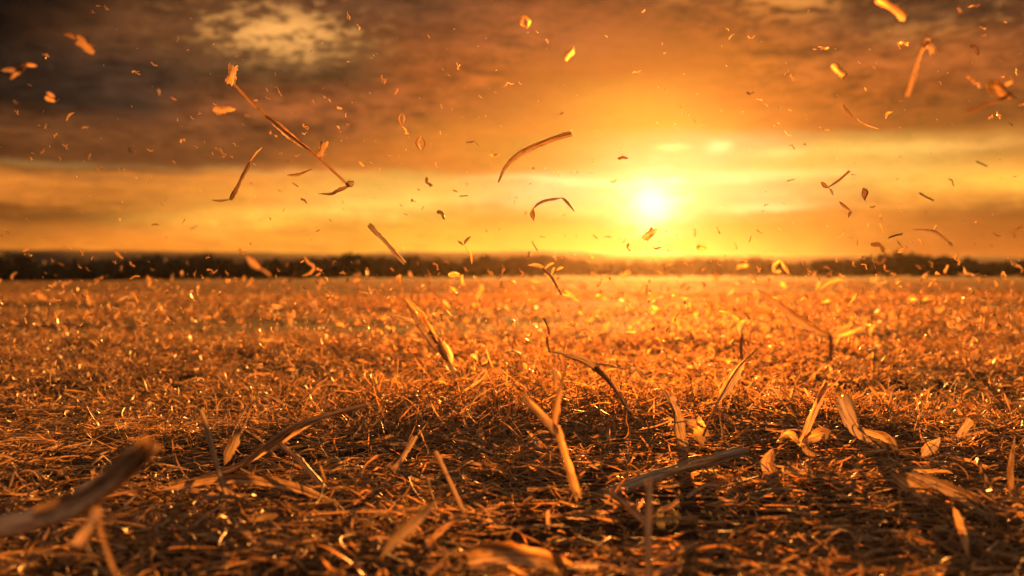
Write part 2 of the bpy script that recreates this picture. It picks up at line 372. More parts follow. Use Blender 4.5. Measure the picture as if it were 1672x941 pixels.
# haze: one closed box of even thin air
hv = [(-1600, -1600, -6), (1600, -1600, -6), (1600, 1600, -6), (-1600, 1600, -6), (-1600, -1600, 24), (1600, -1600, 24), (1600, 1600, 24), (-1600, 1600, 24)]
hm = bpy.data.meshes.new('haze'); hm.from_pydata(hv, [], [(0, 3, 2, 1), (4, 5, 6, 7), (0, 1, 5, 4), (1, 2, 6, 5), (2, 3, 7, 6), (3, 0, 4, 7)])
m = new_mat('thin_haze'); t = m.node_tree
pv = t.nodes.new('ShaderNodeVolumePrincipled'); pv.inputs['Color'].default_value = (0.98, 0.84, 0.62, 1)
pv.inputs['Density'].default_value = 0.000028; pv.inputs['Anisotropy'].default_value = 0.9
o_ = t.nodes.new('ShaderNodeOutputMaterial'); t.links.new(pv.outputs[0], o_.inputs['Volume'])
hm.materials.append(m)
tag(link('haze', hm), 'thin golden evening haze over the field', 'haze', kind='stuff')
#SKYEND

# ------------------------------------------------------------------ chopped straw on the ground
def ribbons(pos, L, W, head, pitch, k1, k2, roll, twist, K, keel=0.25, jit=0.32):
    N = len(pos); t = np.linspace(-.5, .5, K + 1)[None]
    a = pitch[:, None] + k1[:, None] * t; b_ = head[:, None] + k2[:, None] * t
    ja = np.cumsum(rng.normal(0, jit * .6, (N, K + 1)), 1); a = a + ja - ja.mean(1, keepdims=True); b_ = b_ + np.cumsum(rng.normal(0, jit, (N, K + 1)), 1)
    T = np.stack([np.cos(a) * np.cos(b_), np.cos(a) * np.sin(b_), np.sin(a)], -1)
    mid = (T[:, 1:] + T[:, :-1]) / 2 * (L / K)[:, None, None]
    C = np.concatenate([np.zeros((N, 1, 3)), np.cumsum(mid, 1)], 1); C -= C.mean(1, keepdims=True)
    s0 = np.stack([-np.sin(b_), np.cos(b_), 0 * b_], -1)
    n0 = np.stack([-np.sin(a) * np.cos(b_), -np.sin(a) * np.sin(b_), np.cos(a)], -1)
    ro = (roll[:, None] + twist[:, None] * t)[..., None]
    S = np.cos(ro) * s0 + np.sin(ro) * n0; Nn = -np.sin(ro) * s0 + np.cos(ro) * n0
    e0 = rng.uniform(0.05, 0.8, N)[:, None]; e1 = rng.uniform(0.05, 0.9, N)[:, None]
    prof = np.minimum(1, np.minimum(e0 + (t + .5) * 3.5, e1 + (.5 - t) * 3.5)) * (1 + 0.18 * rng.normal(0, 1, (N, K + 1)))
    w = (W[:, None] / 2 * np.clip(prof, 0.04, 1.4))[..., None]
    kd = (keel * rng.uniform(-1, 1, N))[:, None, None]
    P = np.stack([C + S * w + Nn * w * kd * 2, C, C - S * w + Nn * w * kd * 2], 2)      # N,K+1,3,3
    P = P + pos[:, None, None, :]
    hz = P[..., 2] - H(P[..., 0], P[..., 1])
    P[..., 2] -= hz.reshape(N, -1).min(1)[:, None, None]
    uv = np.empty((N, K + 1, 3, 2)); uv[..., 0] = np.array([0, .5, 1]) + rng.uniform(0, 9, N)[:, None, None]
    uv[..., 1] = ((t + .5) * L[:, None])[..., None]
    k, c = np.meshgrid(np.arange(K), np.arange(2), indexing='ij')
    q = np.stack([k * 3 + c, (k + 1) * 3 + c, (k + 1) * 3 + c + 1, k * 3 + c + 1], -1).reshape(-1, 4)
    f = (q[None] + (np.arange(N) * (K + 1) * 3)[:, None, None]).reshape(-1, 4)
    return P.reshape(-1, 3), f, uv.reshape(-1, 2)
def tubes(pos, L, rad_, head, pitch, k1, k2, K=3, S=5):
    N = len(pos); t = np.linspace(-.5, .5, K + 1)[None]
    a = pitch[:, None] + k1[:, None] * t; b_ = head[:, None] + k2[:, None] * t
    T = np.stack([np.cos(a) * np.cos(b_), np.cos(a) * np.sin(b_), np.sin(a)], -1)
    mid = (T[:, 1:] + T[:, :-1]) / 2 * (L / K)[:, None, None]
    C = np.concatenate([np.zeros((N, 1, 3)), np.cumsum(mid, 1)], 1); C -= C.mean(1, keepdims=True)
    s0 = np.stack([-np.sin(b_), np.cos(b_), 0 * b_], -1)
    n0 = np.stack([-np.sin(a) * np.cos(b_), -np.sin(a) * np.sin(b_), np.cos(a)], -1)
    th = np.arange(S) / S * 2 * np.pi
    r = rad_[:, None] * (1 + 0.12 * rng.normal(0, 1, (N, K + 1)))
    P = C[:, :, None] + r[..., None, None] * (np.cos(th)[:, None] * s0[:, :, None] + 0.75 * np.sin(th)[:, None] * n0[:, :, None]) + pos[:, None, None]
    hz = P[..., 2] - H(P[..., 0], P[..., 1])
    P[..., 2] -= hz.reshape(N, -1).min(1)[:, None, None] - pos[:, 2][:, None, None]
    uv = np.empty((N, K + 1, S, 2)); uv[..., 0] = np.abs(np.arange(S) / S - .5) * 2 + rng.uniform(0, 9, N)[:, None, None]
    uv[..., 1] = ((t + .5) * L[:, None])[..., None]
    k, c = np.meshgrid(np.arange(K), np.arange(S), indexing='ij'); c2 = (c + 1) % S
    q = np.stack([k * S + c, (k + 1) * S + c, (k + 1) * S + c2, k * S + c2], -1).reshape(-1, 4)
    f = (q[None] + (np.arange(N) * (K + 1) * S)[:, None, None]).reshape(-1, 4)
    return P.reshape(-1, 3), f, uv.reshape(-1, 2)
class Heap:
    def __init__(s): s.V = []; s.F = []; s.U = []; s.n = 0
    def add(s, vfu):
        v, f, u = vfu; s.V.append(v); s.F.append(f + s.n); s.U.append(u); s.n += len(v)
    def build(s, name, mat, **kw):
        return tag(link(name, mesh_np(name, np.concatenate(s.V), np.concatenate(s.F), None, np.concatenate(s.U), mat)), **kw)
def scatter(n, d0, d1, clump=0.0, wl=0.4, pw=1.0):
    """Points spread evenly over the wedge of field the lens looks at, with a margin on both sides."""
    out = []
    while sum(map(len, out)) < n:
        d = np.sqrt(rng.uniform(d0 * d0, d1 * d1, n * 2)) if pw == 1 else (rng.uniform(0, 1, n * 2) ** pw * (d1 - d0) + d0)
        x = rng.uniform(-1, 1, n * 2) * (0.72 * d + 0.45)
        keep = np.ones(len(d), bool)
        if clump: keep = rng.uniform(0, 1, n * 2) < np.clip(0.5 + clump * relief((x + 5) * (1 if d1 < 6 else .45), d + 9, wl), 0.05, 1)
        out.append(np.stack([x[keep], d[keep], np.zeros(keep.sum())], 1))
    P = np.concatenate(out)[:n]; P[:, 2] = H(P[:, 0], P[:, 1])
    return P
N_ = lambda s, n: rng.normal(0, s, n)
U_ = lambda a, b, n: rng.uniform(a, b, n)
def shreds(hp, n, d0, d1, L, W, K, clump=0.6, pit=0.35, bend=1.6, lift=0.012, flat=False, wl=0.4, pw=1.0, jit=0.32, rl=1.6):
    pos = scatter(n, d0, d1, clump, wl, pw)
    hd = U_(0, 6.283, n) if not flat else N_(0.5, n) + np.where(rng.uniform(0, 1, n) < .5, 0, np.pi)
    v, f, u = ribbons(pos, U_(*L, n), U_(*W, n), hd, N_(pit, n), N_(bend, n), N_(bend * .8, n), U_(-rl, rl, n), N_(1.2 * rl / 1.6, n), K, .25, jit)
    k = len(v) // n
    v[:, 2] += np.repeat(np.abs(N_(lift, n)), k)
    hp.add((v, f, u))

hp = Heap()         # short curled shreds
shreds(hp, 30000, 0.55, 2.3, (0.014, 0.048), (0.0008, 0.0034), 7, 0.5, 0.34, 0.9, 0.011, jit=.22)
shreds(hp, 42000, 2.3, 5.5, (0.018, 0.055), (0.0014, 0.0050), 5, 0.9, 0.46, 1.2, 0.018, wl=.5, jit=.25)
shreds(hp, 36000, 5.5, 16, (0.03, 0.085), (0.004, 0.014), 4, 1.4, 0.45, 1.5, 0.03, wl=1.3, rl=1.1)
shreds(hp, 36000, 16, 75, (0.07, 0.18), (0.012, 0.035), 2, 1.4, 0.18, 0.8, 0.03, wl=5.0, pw=1.4, rl=.7)
n = 4800            # the loose heap in the middle, with a lower one beside it
side = rng.uniform(0, 1, n) < .28
pos = np.stack([np.where(side, .72 + N_(.22, n), -.06 + N_(.40, n)), np.where(side, 2.2 + N_(.2, n), 2.45 + N_(.30, n)), np.zeros(n)], 1)
L_ = .02 + .075 * rng.uniform(0, 1, n) ** 1.6
v, f, u = ribbons(pos, L_, U_(.0012, .0052, n), U_(0, 6.28, n), N_(.55, n), N_(1.0, n), N_(.9, n), U_(-1.6, 1.6, n), N_(1.2, n), 8, .25, .28)
top = .105 * np.exp(-((pos[:, 0] + .02) / .42) ** 2 - ((pos[:, 1] - 2.48) / .32) ** 2) + .05 * np.exp(-((pos[:, 0] - .72) / .22) ** 2 - ((pos[:, 1] - 2.2) / .2) ** 2)
v[:, 2] += np.repeat(rng.uniform(0, 1, n) ** 1.6 * top, 27)
hp.add((v, f, u))
n = 1500
pos = np.stack([np.where(rng.uniform(0, 1, n) < .25, .72 + N_(.2, n), -.02 + N_(.36, n)), 2.4 + N_(.26, n), np.zeros(n)], 1)
v, f, u = ribbons(pos, U_(.05, .13, n), U_(.0012, .004, n), U_(0, 6.28, n), N_(.45, n), N_(.6, n), N_(.5, n), U_(-1.6, 1.6, n), N_(.8, n), 9, .3, .16)
v[:, 2] += np.repeat(rng.uniform(0, 1, n) * .085 * np.exp(-((pos[:, 0] + .02) / .45) ** 2), 30)
hp.add((v, f, u))
hp.build('straw_shreds', M_SHRED, label='curled straw shreds covering the harvested field', cat='chopped straw', kind='stuff')
hp = Heap()         # long thin strands lying mostly across the view
shreds(hp, 11000, 0.55, 2.6, (0.05, 0.15), (0.0010, 0.0040), 10, 0.4, 0.09, 0.35, 0.009, True, jit=.13)
shreds(hp, 4500, 2.4, 5.0, (0.05, 0.13), (0.0016, 0.005), 7, 0.4, 0.16, 0.6, 0.012, False, jit=.2)
hp.build('straw_strands', M_SHRED, label='long flattened straw strands lying across the ground', cat='straw', kind='stuff')
hp = Heap()         # wider torn leaf scraps
shreds(hp, 3600, 0.55, 2.4, (0.025, 0.085), (0.003, 0.008), 8, 0.4, 0.22, 0.4, 0.010, jit=.18)
shreds(hp, 2600, 2.4, 6.0, (0.025, 0.065), (0.004, 0.010), 6, 0.4, 0.4, 1.3, 0.018, jit=.3)
hp.build('leaf_scraps', M_HUSK, label='torn dry leaf scraps mixed into the straw litter', cat='leaf litter', kind='stuff')
hp = Heap()         # thin round straws, some standing out of the litter
for (n, d0, d1, L, r, pit) in ((2600, .55, 2.6, (.03, .12), (.0006, .0016), .22), (2600, 2.4, 6, (.03, .10), (.0008, .002), .4)):
    pos = scatter(n, d0, d1, 0.3); pos[:, 2] = np.abs(N_(.012, n))
    hp.add(tubes(pos, U_(*L, n), U_(*r, n), U_(0, 6.28, n), N_(pit, n), N_(.7, n), N_(.7, n)))
hp.build('straw_stems', M_STEM, label='thin broken straw stems scattered through the litter', cat='straw', kind='stuff')

# ------------------------------------------------------------------ single pieces: stalks, leaves, husks
def spline(P, n):
    P = [Vector(p) for p in P]
    if len(P) == 2: return [P[0].lerp(P[1], k / n) for k in range(n + 1)]
    Q = [P[0] * 2 - P[1]] + P + [P[-1] * 2 - P[-2]]; out = []; m_ = len(P) - 1
    for k in range(n + 1):
        s = k / n * m_; i = min(int(s), m_ - 1); t = s - i
        a, b_, c, d = Q[i:i + 4]
        out.append(0.5 * ((2 * b_) + (c - a) * t + (2 * a - 5 * b_ + 4 * c - d) * t * t + (3 * b_ - a - 3 * c + d) * t ** 3))
    return out
def sharp(P, n):
    P = [Vector(p) for p in P]; m_ = len(P) - 1; out = []
    for i in range(m_):
        k = max(2, n // m_)
        out += [P[i].lerp(P[i + 1], s / k) for s in range(k)]
    return out + [P[-1]]
def frames(C):
    T = [(C[min(i + 1, len(C) - 1)] - C[max(i - 1, 0)]).normalized() for i in range(len(C))]
    S = []
    for c, t_ in zip(C, T):
        s = t_.cross((c - CAM).normalized())
        S.append(s.normalized() if s.length > 1e-4 else Vector((1, 0, 0)))
    return T, S
def stalk_mesh(name, pts, r0, r1, mat, n=22, nodes=(), kink=False, ragged=0.5, hollow=True, S=14):
    """Round plant stem with faint ribs, swollen nodes and torn, open ends."""
    C = sharp(pts, n) if kink else spline(pts, n)
    T, A = frames(C); V = []; F4 = []; U = []; L = 0
    last = len(C) - 1; ridge = [random.uniform(.86, 1.12) for _ in range(S)]; dent = [random.uniform(0, 6.28) for _ in range(3)]
    for i, c in enumerate(C):
        f = i / last; r = r0 + (r1 - r0) * f
        for q in nodes: r *= 1 + 0.28 * math.exp(-((f - q) / 0.018) ** 2)
        r *= 1 + random.uniform(-.04, .04)
        B = T[i].cross(A[i])
        if i: L += (c - C[i - 1]).length
        for k in range(S):
            th = 6.2832 * k / S
            rk = r * (ridge[k] + .10 * math.sin(2 * th + dent[0] + f * 5) + .07 * math.sin(th + dent[1] + f * 17) + random.uniform(-.05, .05))
            p = c + (A[i] * math.cos(th) + B * math.sin(th)) * rk
            if i in (0, last): p += T[i] * (1 if i else -1) * random.uniform(0, 2.2) * r * ragged
            V.append(p); U.append((abs(k / S - .5) * 2.0, L))
    for i in range(last):
        for k in range(S):
            k2 = (k + 1) % S; F4.append((i * S + k, (i + 1) * S + k, (i + 1) * S + k2, i * S + k2))
    F3 = []
    for e, o in ((0, 0), (last, last * S)):                 # sunken pith closing each end
        V.append(C[e] - T[e] * (1 if e else -1) * r0 * 0.6); U.append((0.5, 0)); c_ = len(V) - 1
        for k in range(S):
            tri = (o + k, o + (k + 1) % S, c_); F3.append(tri if e else tri[::-1])
    return V, F4, F3, U, mat
PROF = {'blade': lambda f: min(1, .30 + f * 3.0) * (1 - f ** 2.2) ** .8 + .02,
        'both': lambda f: max(.03, math.sin(math.pi * min(1, max(0, f))) ** .7),
        'torn': lambda f: .9 + .1 * math.sin(f * 9),
        'fan': lambda f: .25 + .75 * f,
        'taper': lambda f: 1 - .9 * f}
def leaf_mesh(name, pts, w, mat, prof='blade', n=20, roll=0.2, twist=0.6, keel=0.25, wavy=0.12, ragged=0.6, m_=6):
    """Dry leaf: creased along the midrib, wavy edges, ragged where torn."""
    C = spline(pts, n); T, A = frames(C); V = []; F4 = []; U = []; L = 0; ph = random.uniform(0, 6)
    last = len(C) - 1; off = [random.uniform(-1, 1) for _ in range(m_ + 1)]
    for i, c in enumerate(C):
        f = i / last; B = T[i].cross(A[i]); ro = roll + twist * (f - .5)
        S_ = A[i] * math.cos(ro) + B * math.sin(ro); Nn = B * math.cos(ro) - A[i] * math.sin(ro)
        hw = w / 2 * PROF[prof](f)
        if i: L += (c - C[i - 1]).length
        for k in range(m_ + 1):
            q = k / m_ * 2 - 1
            e = hw * (1 + (random.uniform(-.22, .10) if abs(q) > .9 else 0))
            p = c + S_ * q * e + Nn * (keel * abs(q) ** 1.3 * hw * 1.4 + wavy * w * q * math.sin(ph + f * 8.0 + q) + random.uniform(-.02, .02) * w + .035 * w * math.cos(k * 3.1 + ph) + wavy * .5 * w * math.sin(ph * 2 + f * 5))
            if prof in ('torn', 'fan') and i == last or prof == 'torn' and i == 0: p += T[i] * off[k] * w * .35 * ragged
            V.append(p); U.append((k / m_ * 2, L))
    for i in range(last):
        for k in range(m_):
            a = i * (m_ + 1) + k; F4.append((a, a + m_ + 1, a + m_ + 2, a + 1))
    return V, F4, [], U, mat
def make(name, data, parent=None, origin=None):
    V, F4, F3, U, mat = data
    o0 = Vector(origin) if origin is not None else V[0]
    me = mesh_np(name, np.array([tuple(v - o0) for v in V]), F4, F3, U, mat)
    o = link(name, me, parent)
    if not parent: o.location = o0
    return o
def piece(name, label, cat, group, parts, d=None, base=None):
    """parts: (part name, 'stalk'/'leaf', [(px, py, depth offset)...], width in photo px, options). One part: a single mesh."""
    if d is None: d = ground_depth(*base) 
    def P(p): return at(p[0], p[1], d + (p[2] if len(p) > 2 else 0))
    o0 = P(parts[0][2][0])
    root = None
    if len(parts) > 1:
        root = bpy.data.objects.new(name, None); col.objects.link(root); root.location = o0; root.empty_display_size = .02
    made = None
    for (pn, kind, pts, w, opt) in parts:
        opt = dict(opt); mat = opt.pop('mat', M_STEM if kind == 'stalk' else M_HUSK)
        q = [P(p) for p in pts]; wm = w * d / F
        if kind == 'stalk':
            w1 = opt.pop('w1', w) * d / F
            dat = stalk_mesh(pn, q, wm / 2, w1 / 2, mat, **opt)
        else: dat = leaf_mesh(pn, q, wm, mat, **opt)
        made = make(pn if root else name, dat, root, o0)
    return tag(root or made, label, cat, group)

D = dict
GG = 'loose stalks and leaves on the field'
GF = 'stalks and husks flying in the wind'
# --- lying in or standing out of the litter
fray = [('splinter', 'leaf', [(203 + i * 6, 772 - i * 3, -.03), (220 + i * 6, 742 - (i % 3) * 4, -.05), (226 + i * 8 + (i % 2) * 5, 714 - (i * 7) % 13 + i * 3, -.06)], 15, D(prof='both', roll=.25 * i, ragged=1, mat=M_HUSK)) for i in range(5)]
piece('corn_stalk', 'thick blurred corn stalk with a pale splintered end, closest at lower left', 'stalk', GG, [
    ('stem', 'stalk', [(-330, 985, .10), (-60, 878, .06), (100, 838, .03), (140, 812, .01), (185, 782, 0), (224, 745, -.03)], 42, D(w1=36, nodes=(.62,), ragged=1.2, n=44, S=22, mat=M_STALK)),
    ('peeling_sheath', 'leaf', [(60, 846, .0), (120, 815, -.015), (170, 775, -.03), (206, 738, -.05)], 40, D(prof='torn', ragged=1.4, keel=.5, roll=.5, mat=M_STALK, wavy=.15)),
    ('leaf_shred', 'leaf', [(160, 830, 0), (145, 862, -.01), (125, 893, -.02)], 20, D(prof='torn', roll=.1)),
    ('leaf_shred', 'leaf', [(160, 848, 0), (172, 890, -.01), (190, 935, -.02)], 9, D(prof='torn', roll=.5, mat=M_STEM))] + fray, d=.86)
piece('stubble', 'thin upright stubble stem left of the lying stalks, leaning left', 'stubble', GG, [
    ('stubble', 'leaf', [(374, 824, 0), (352, 760, 0), (324, 668, 0)], 11, D(prof='torn', keel=.7, roll=.4, ragged=1, n=14, mat=M_STEM))], d=1.42)
piece('dry_leaf', 'small upright folded leaf blade right of the thin leaning stubble stem', 'leaf', GG, [
    ('dry_leaf', 'leaf', [(366, 760, 0), (378, 728, 0), (392, 694, 0)], 19, D(prof='both', roll=.3, twist=.4))], d=1.58)
piece('bent_stalk', 'long bowed stalk rising right from the left heap of straw', 'stalk', GG, [
    ('stem', 'stalk', [(250, 806, 0), (380, 765, 0), (435, 728, 0), (490, 692, .02), (560, 672, .04), (596, 662, .06)], 12, D(w1=7, nodes=(.5,), n=30)),
    ('leaf_sheath', 'leaf', [(385, 766, 0), (440, 730, -.01), (500, 690, 0), (548, 676, .02)], 13, D(prof='both', roll=.9, keel=.6)),
    ('side_shoot', 'stalk', [(438, 733, 0), (458, 720, 0), (478, 704, -.02)], 5, D(w1=3, mat=M_DARK))], d=1.58)
piece('flat_stalk', 'flattened grey stalk lying under the bowed stalk at left', 'stalk', GG, [
    ('flat_stalk', 'leaf', [(262, 800, 0), (360, 780, -.01), (470, 788, -.02), (560, 822, -.04)], 22, D(prof='both', roll=.7, keel=.4, mat=M_STEM))], d=1.45)
piece('broken_straw', 'kinked pale straw running down right below the bowed stalk', 'straw', GG, [
    ('broken_straw', 'stalk', [(458, 726, 0), (490, 752, 0), (512, 778, -.03), (532, 800, -.04)], 8, D(w1=10, kink=True, nodes=(.35,)))], d=1.54)
piece('stubble', 'short leaning stubble stem in the lower centre, red brown', 'stubble', GG, [
    ('stubble', 'leaf', [(772, 872, -.01), (748, 820, 0), (724, 770, 0), (708, 738, 0)], 10, D(prof='torn', keel=.7, roll=.4, ragged=1, n=14, mat=M_STEM))], d=1.36)
piece('dry_leaf', 'blurred narrow leaf slanting up right at the bottom centre', 'leaf', GG, [
    ('dry_leaf', 'leaf', [(622, 912, 0), (648, 878, 0), (684, 842, 0), (728, 800, .02)], 22, D(prof='both', roll=.4, twist=1.2))], d=1.02)
piece('leafy_stalk', 'broken stalk with a broad pale leaf tip standing on the central mound', 'stalk', GG, [
    ('stem', 'leaf', [(770, 672, 0), (742, 612, 0), (722, 574, 0), (700, 540, 0)], 8, D(prof='torn', n=24, keel=.6, roll=.3, mat=M_STEM)),
    ('leaf_blade', 'leaf', [(733, 592, -.012), (705, 552, -.02), (684, 520, -.025), (660, 488, -.03)], 23, D(prof='both', roll=.15, twist=.3, keel=.45)),
    ('leaf_blade', 'leaf', [(738, 598, 0), (732, 575, -.01), (712, 548, -.02)], 13, D(prof='both', roll=-.3)),
    ('leaf_shred', 'leaf', [(690, 532, 0), (665, 524, 0), (634, 514, -.02)], 12, D(prof='both', roll=.3))], base=(766, 662))
piece('arched_weed', 'long arched weed stem bending over right of the mound', 'stem', GG, [
    ('stem', 'stalk', [(1072, 728, 0), (1040, 690, 0), (1008, 640, 0), (984, 612, 0), (972, 602, 0)], 6, D(w1=9, n=20)),
    ('leaf_sheath', 'leaf', [(986, 614, 0), (960, 594, 0), (925, 582, 0), (896, 574, 0)], 15, D(prof='both', keel=.6, roll=.5, mat=M_STEM)),
    ('leaf_shred', 'leaf', [(990, 606, 0), (1000, 622, -.01), (1012, 640, -.02)], 9, D(prof='both')),
    ('twig', 'stalk', [(897, 575, 0), (893, 555, 0), (896, 540, 0), (888, 520, 0)], 3.5, D(w1=2.5, mat=M_DARK)),
    ('twig', 'stalk', [(975, 594, 0), (1000, 598, 0), (1022, 604, 0)], 3, D(w1=2))], base=(1050, 700))
piece('forked_stalk', 'blurred orange forked stalk standing in front of the mound', 'stalk', GG, [
    ('stem', 'leaf', [(944, 812, 0), (930, 770, 0), (916, 730, 0), (905, 695, 0)], 16, D(prof='torn', keel=.55, roll=.25, ragged=1, n=20, mat=M_HUSK)),
    ('leaf_blade', 'leaf', [(910, 708, 0), (890, 684, 0), (866, 662, -.01), (852, 648, -.02)], 15, D(prof='torn', roll=.2)),
    ('leaf_blade', 'leaf', [(906, 702, 0), (908, 660, 0), (917, 625, 0), (928, 592, .02)], 13, D(prof='blade', roll=.5, twist=1.0)),
    ('leaf_shred', 'leaf', [(908, 640, 0), (906, 615, 0), (898, 596, 0)], 8, D(prof='both'))], d=1.34)
piece('corn_stalk', 'thick bare corn stalk lying tilted right of the forked stalk', 'stalk', GG, [
    ('stem', 'stalk', [(996, 806, -.02), (1085, 772, 0), (1195, 742, .03)], 20, D(w1=18, nodes=(.42,), ragged=1.6, n=40, S=18, mat=M_STALK)),
    ('leaf_sheath', 'leaf', [(1078, 770, -.016), (1130, 756, -.012), (1180, 746, .01)], 13, D(prof='both', roll=-.5, keel=-.5))], d=1.56)
piece('stubble', 'upright blurred stub at the bottom edge below the thick lying stalk', 'stubble', GG, [
    ('stubble', 'stalk', [(1060, 965, 0), (1058, 880, 0), (1060, 800, .01)], 13, D(w1=12, ragged=1.6, n=14))], d=1.04)
piece('broken_straw', 'blurred straw slanting down right under the thick lying stalk', 'straw', GG, [
    ('broken_straw', 'stalk', [(1000, 806, 0), (1030, 832, -.02), (1062, 862, -.04)], 12, D(w1=9))], d=1.34)
piece('leafy_sprig', 'upright stem with one long pointed leaf and crumpled base, right of centre', 'stem', GG, [
    ('stem', 'stalk', [(1148, 708, 0), (1160, 682, 0), (1176, 650, 0), (1206, 600, 0), (1234, 572, .02)], 5, D(w1=2.5, n=20)),
    ('leaf_blade', 'leaf', [(1172, 658, 0), (1186, 634, 0), (1202, 608, 0), (1218, 586, 0)], 20, D(prof='both', roll=.2, keel=.4)),
    ('crumpled_leaf', 'leaf', [(1150, 716, -.01), (1136, 702, -.02), (1118, 696, -.02)], 28, D(prof='torn', wavy=.3)),
    ('crumpled_leaf', 'leaf', [(1152, 698, -.01), (1142, 690, -.02), (1140, 678, -.02)], 12, D(prof='both'))], d=1.8)
piece('husk', 'pale upright husk sheath between arched stem and long pointed leaf', 'husk', GG, [
    ('husk', 'leaf', [(1118, 742, 0), (1108, 710, 0), (1098, 676, 0), (1084, 646, 0)], 22, D(prof='torn', keel=.8, roll=.6, wavy=.26, ragged=1.3, mat=M_STEM))], d=1.85)
piece('broken_stalk', 'tilted blurred stalk with a hanging end and split leaf, right of sun', 'stalk', GG, [
    ('stem', 'leaf', [(1238, 474, 0), (1280, 502, 0), (1320, 528, 0), (1358, 552, 0)], 15, D(prof='both', keel=.6, roll=.4, mat=M_STEM)),
    ('hanging_end', 'stalk', [(1356, 549, 0), (1357, 566, 0), (1356, 588, 0)], 7, D(w1=5, mat=M_DARK)),
    ('leaf_blade', 'leaf', [(1356, 550, 0), (1376, 538, 0), (1392, 528, 0)], 10, D(prof='both')),
    ('leaf_blade', 'leaf', [(1356, 551, 0), (1382, 545, 0), (1410, 533, .02)], 8, D(prof='both', roll=.6)),
    ('leaf_shred', 'leaf', [(1244, 482, 0), (1238, 490, 0), (1240, 500, 0)], 7, D(prof='both'))], d=1.22)
piece('leafy_sprig', 'ragged upright leaf with a star of crumpled leaves at its foot', 'stem', GG, [
    ('stem', 'leaf', [(1306, 730, 0), (1320, 690, 0), (1332, 660, 0), (1346, 622, 0)], 15, D(prof='torn', keel=.5, roll=.5)),
    ('leaf_blade', 'leaf', [(1334, 660, 0), (1342, 640, 0), (1352, 622, -.02)], 9, D(prof='both')),
    ('crumpled_leaf', 'leaf', [(1308, 722, 0), (1326, 714, -.01), (1346, 708, -.02), (1352, 722, -.03)], 20, D(prof='both', wavy=.3)),
    ('crumpled_leaf', 'leaf', [(1306, 724, 0), (1290, 712, 0), (1268, 722, -.02)], 16, D(prof='both', wavy=.3)),
    ('crumpled_leaf', 'leaf', [(1308, 726, 0), (1320, 738, -.01), (1336, 744, -.02)], 12, D(prof='both'))], d=1.72)
piece('husk', 'broad torn husk slumping from upright to flat at right', 'husk', GG, [
    ('husk', 'leaf', [(1380, 648, .02), (1396, 676, .01), (1412, 706, 0), (1440, 730, -.03), (1458, 762, -.08)], 30, D(prof='torn', keel=.7, roll=.7, wavy=.24, n=26, mat=M_STEM)),
    ('loose_strip', 'leaf', [(1400, 700, -.01), (1450, 716, -.04), (1470, 748, -.08)], 18, D(prof='both', roll=.6))], d=1.8)
piece('dry_leaf', 'twisted two-faced leaf standing on its tip right of the thick lying stalk', 'leaf', GG, [
    ('dry_leaf', 'leaf', [(1262, 732, .01), (1254, 756, 0), (1266, 782, -.01), (1284, 806, -.02)], 25, D(prof='both', roll=.3, twist=1.7, keel=.4, wavy=.05))], d=1.62)
piece('dry_leaf', 'small bright upright leaf pair above the right litter', 'leaf', GG, [
    ('leaf_blade', 'leaf', [(1564, 714, 0), (1572, 700, 0), (1582, 684, 0)], 9, D(prof='torn')),
    ('leaf_blade', 'leaf', [(1572, 712, 0), (1580, 700, 0), (1588, 687, 0)], 8, D(prof='torn'))], d=1.75)
piece('dry_leaf', 'folded grey leaf with a sunlit face below the bright leaf pair', 'leaf', GG, [
    ('dry_leaf', 'leaf', [(1506, 748, 0), (1516, 732, 0), (1536, 715, 0)], 21, D(prof='both', keel=.5, roll=.3))], d=1.68)
piece('dry_leaf', 'upright brown leaf at the right edge with a pale foot', 'leaf', GG, [
    ('leaf_blade', 'leaf', [(1654, 812, 0), (1650, 780, 0), (1652, 745, 0), (1658, 712, .01)], 11, D(prof='blade')),
    ('crumpled_leaf', 'leaf', [(1652, 800, -.01), (1662, 820, -.02), (1676, 842, -.03)], 22, D(prof='torn', wavy=.2))], d=1.45)
piece('flat_stalk', 'long flat stalk lying down right to the lower right edge', 'stalk', GG, [
    ('flat_stalk', 'leaf', [(1478, 772, .06), (1560, 800, .02), (1640, 850, -.03), (1740, 905, -.08)], 26, D(prof='both', keel=.5, roll=.4, mat=M_STEM, n=26))], d=1.38)
piece('flat_stalk', 'crumpled grey husk strip beside the long flat stalk at right', 'stalk', GG, [
    ('flat_stalk', 'leaf', [(1455, 772, .0), (1500, 795, -.02), (1560, 822, -.04)], 34, D(prof='both', keel=.5, roll=.4, wavy=.2, n=24, mat=M_STEM))], d=1.46)
piece('dry_leaf', 'narrow upright grey blade near the lower right corner', 'leaf', GG, [
    ('dry_leaf', 'leaf', [(1582, 915, -.02), (1574, 880, 0), (1562, 845, 0), (1556, 828, 0)], 14, D(prof='both', keel=.5))], d=1.2)
piece('flat_stalk', 'broad blurred orange husk slab at the bottom edge, centre', 'husk', GG, [
    ('flat_stalk', 'leaf', [(770, 910, 0), (830, 902, 0), (900, 908, 0), (930, 926, 0)], 44, D(prof='torn', keel=.35, roll=.5))], d=1.1)
piece('dry_leaf', 'grey leaf slanting up right at the bottom, right of the upright stub', 'leaf', GG, [
    ('dry_leaf', 'leaf', [(1118, 932, 0), (1150, 905, 0), (1190, 868, .04)], 20, D(prof='both', keel=.5, roll=.5))], base=(1140, 915))
piece('dry_leaf', 'pointed pale leaf lying in the mound beside the forked stalk', 'leaf', GG, [
    ('dry_leaf', 'leaf', [(860, 704, 0), (880, 724, -.01), (902, 742, -.02)], 12, D(prof='both', roll=.3))], d=1.85)
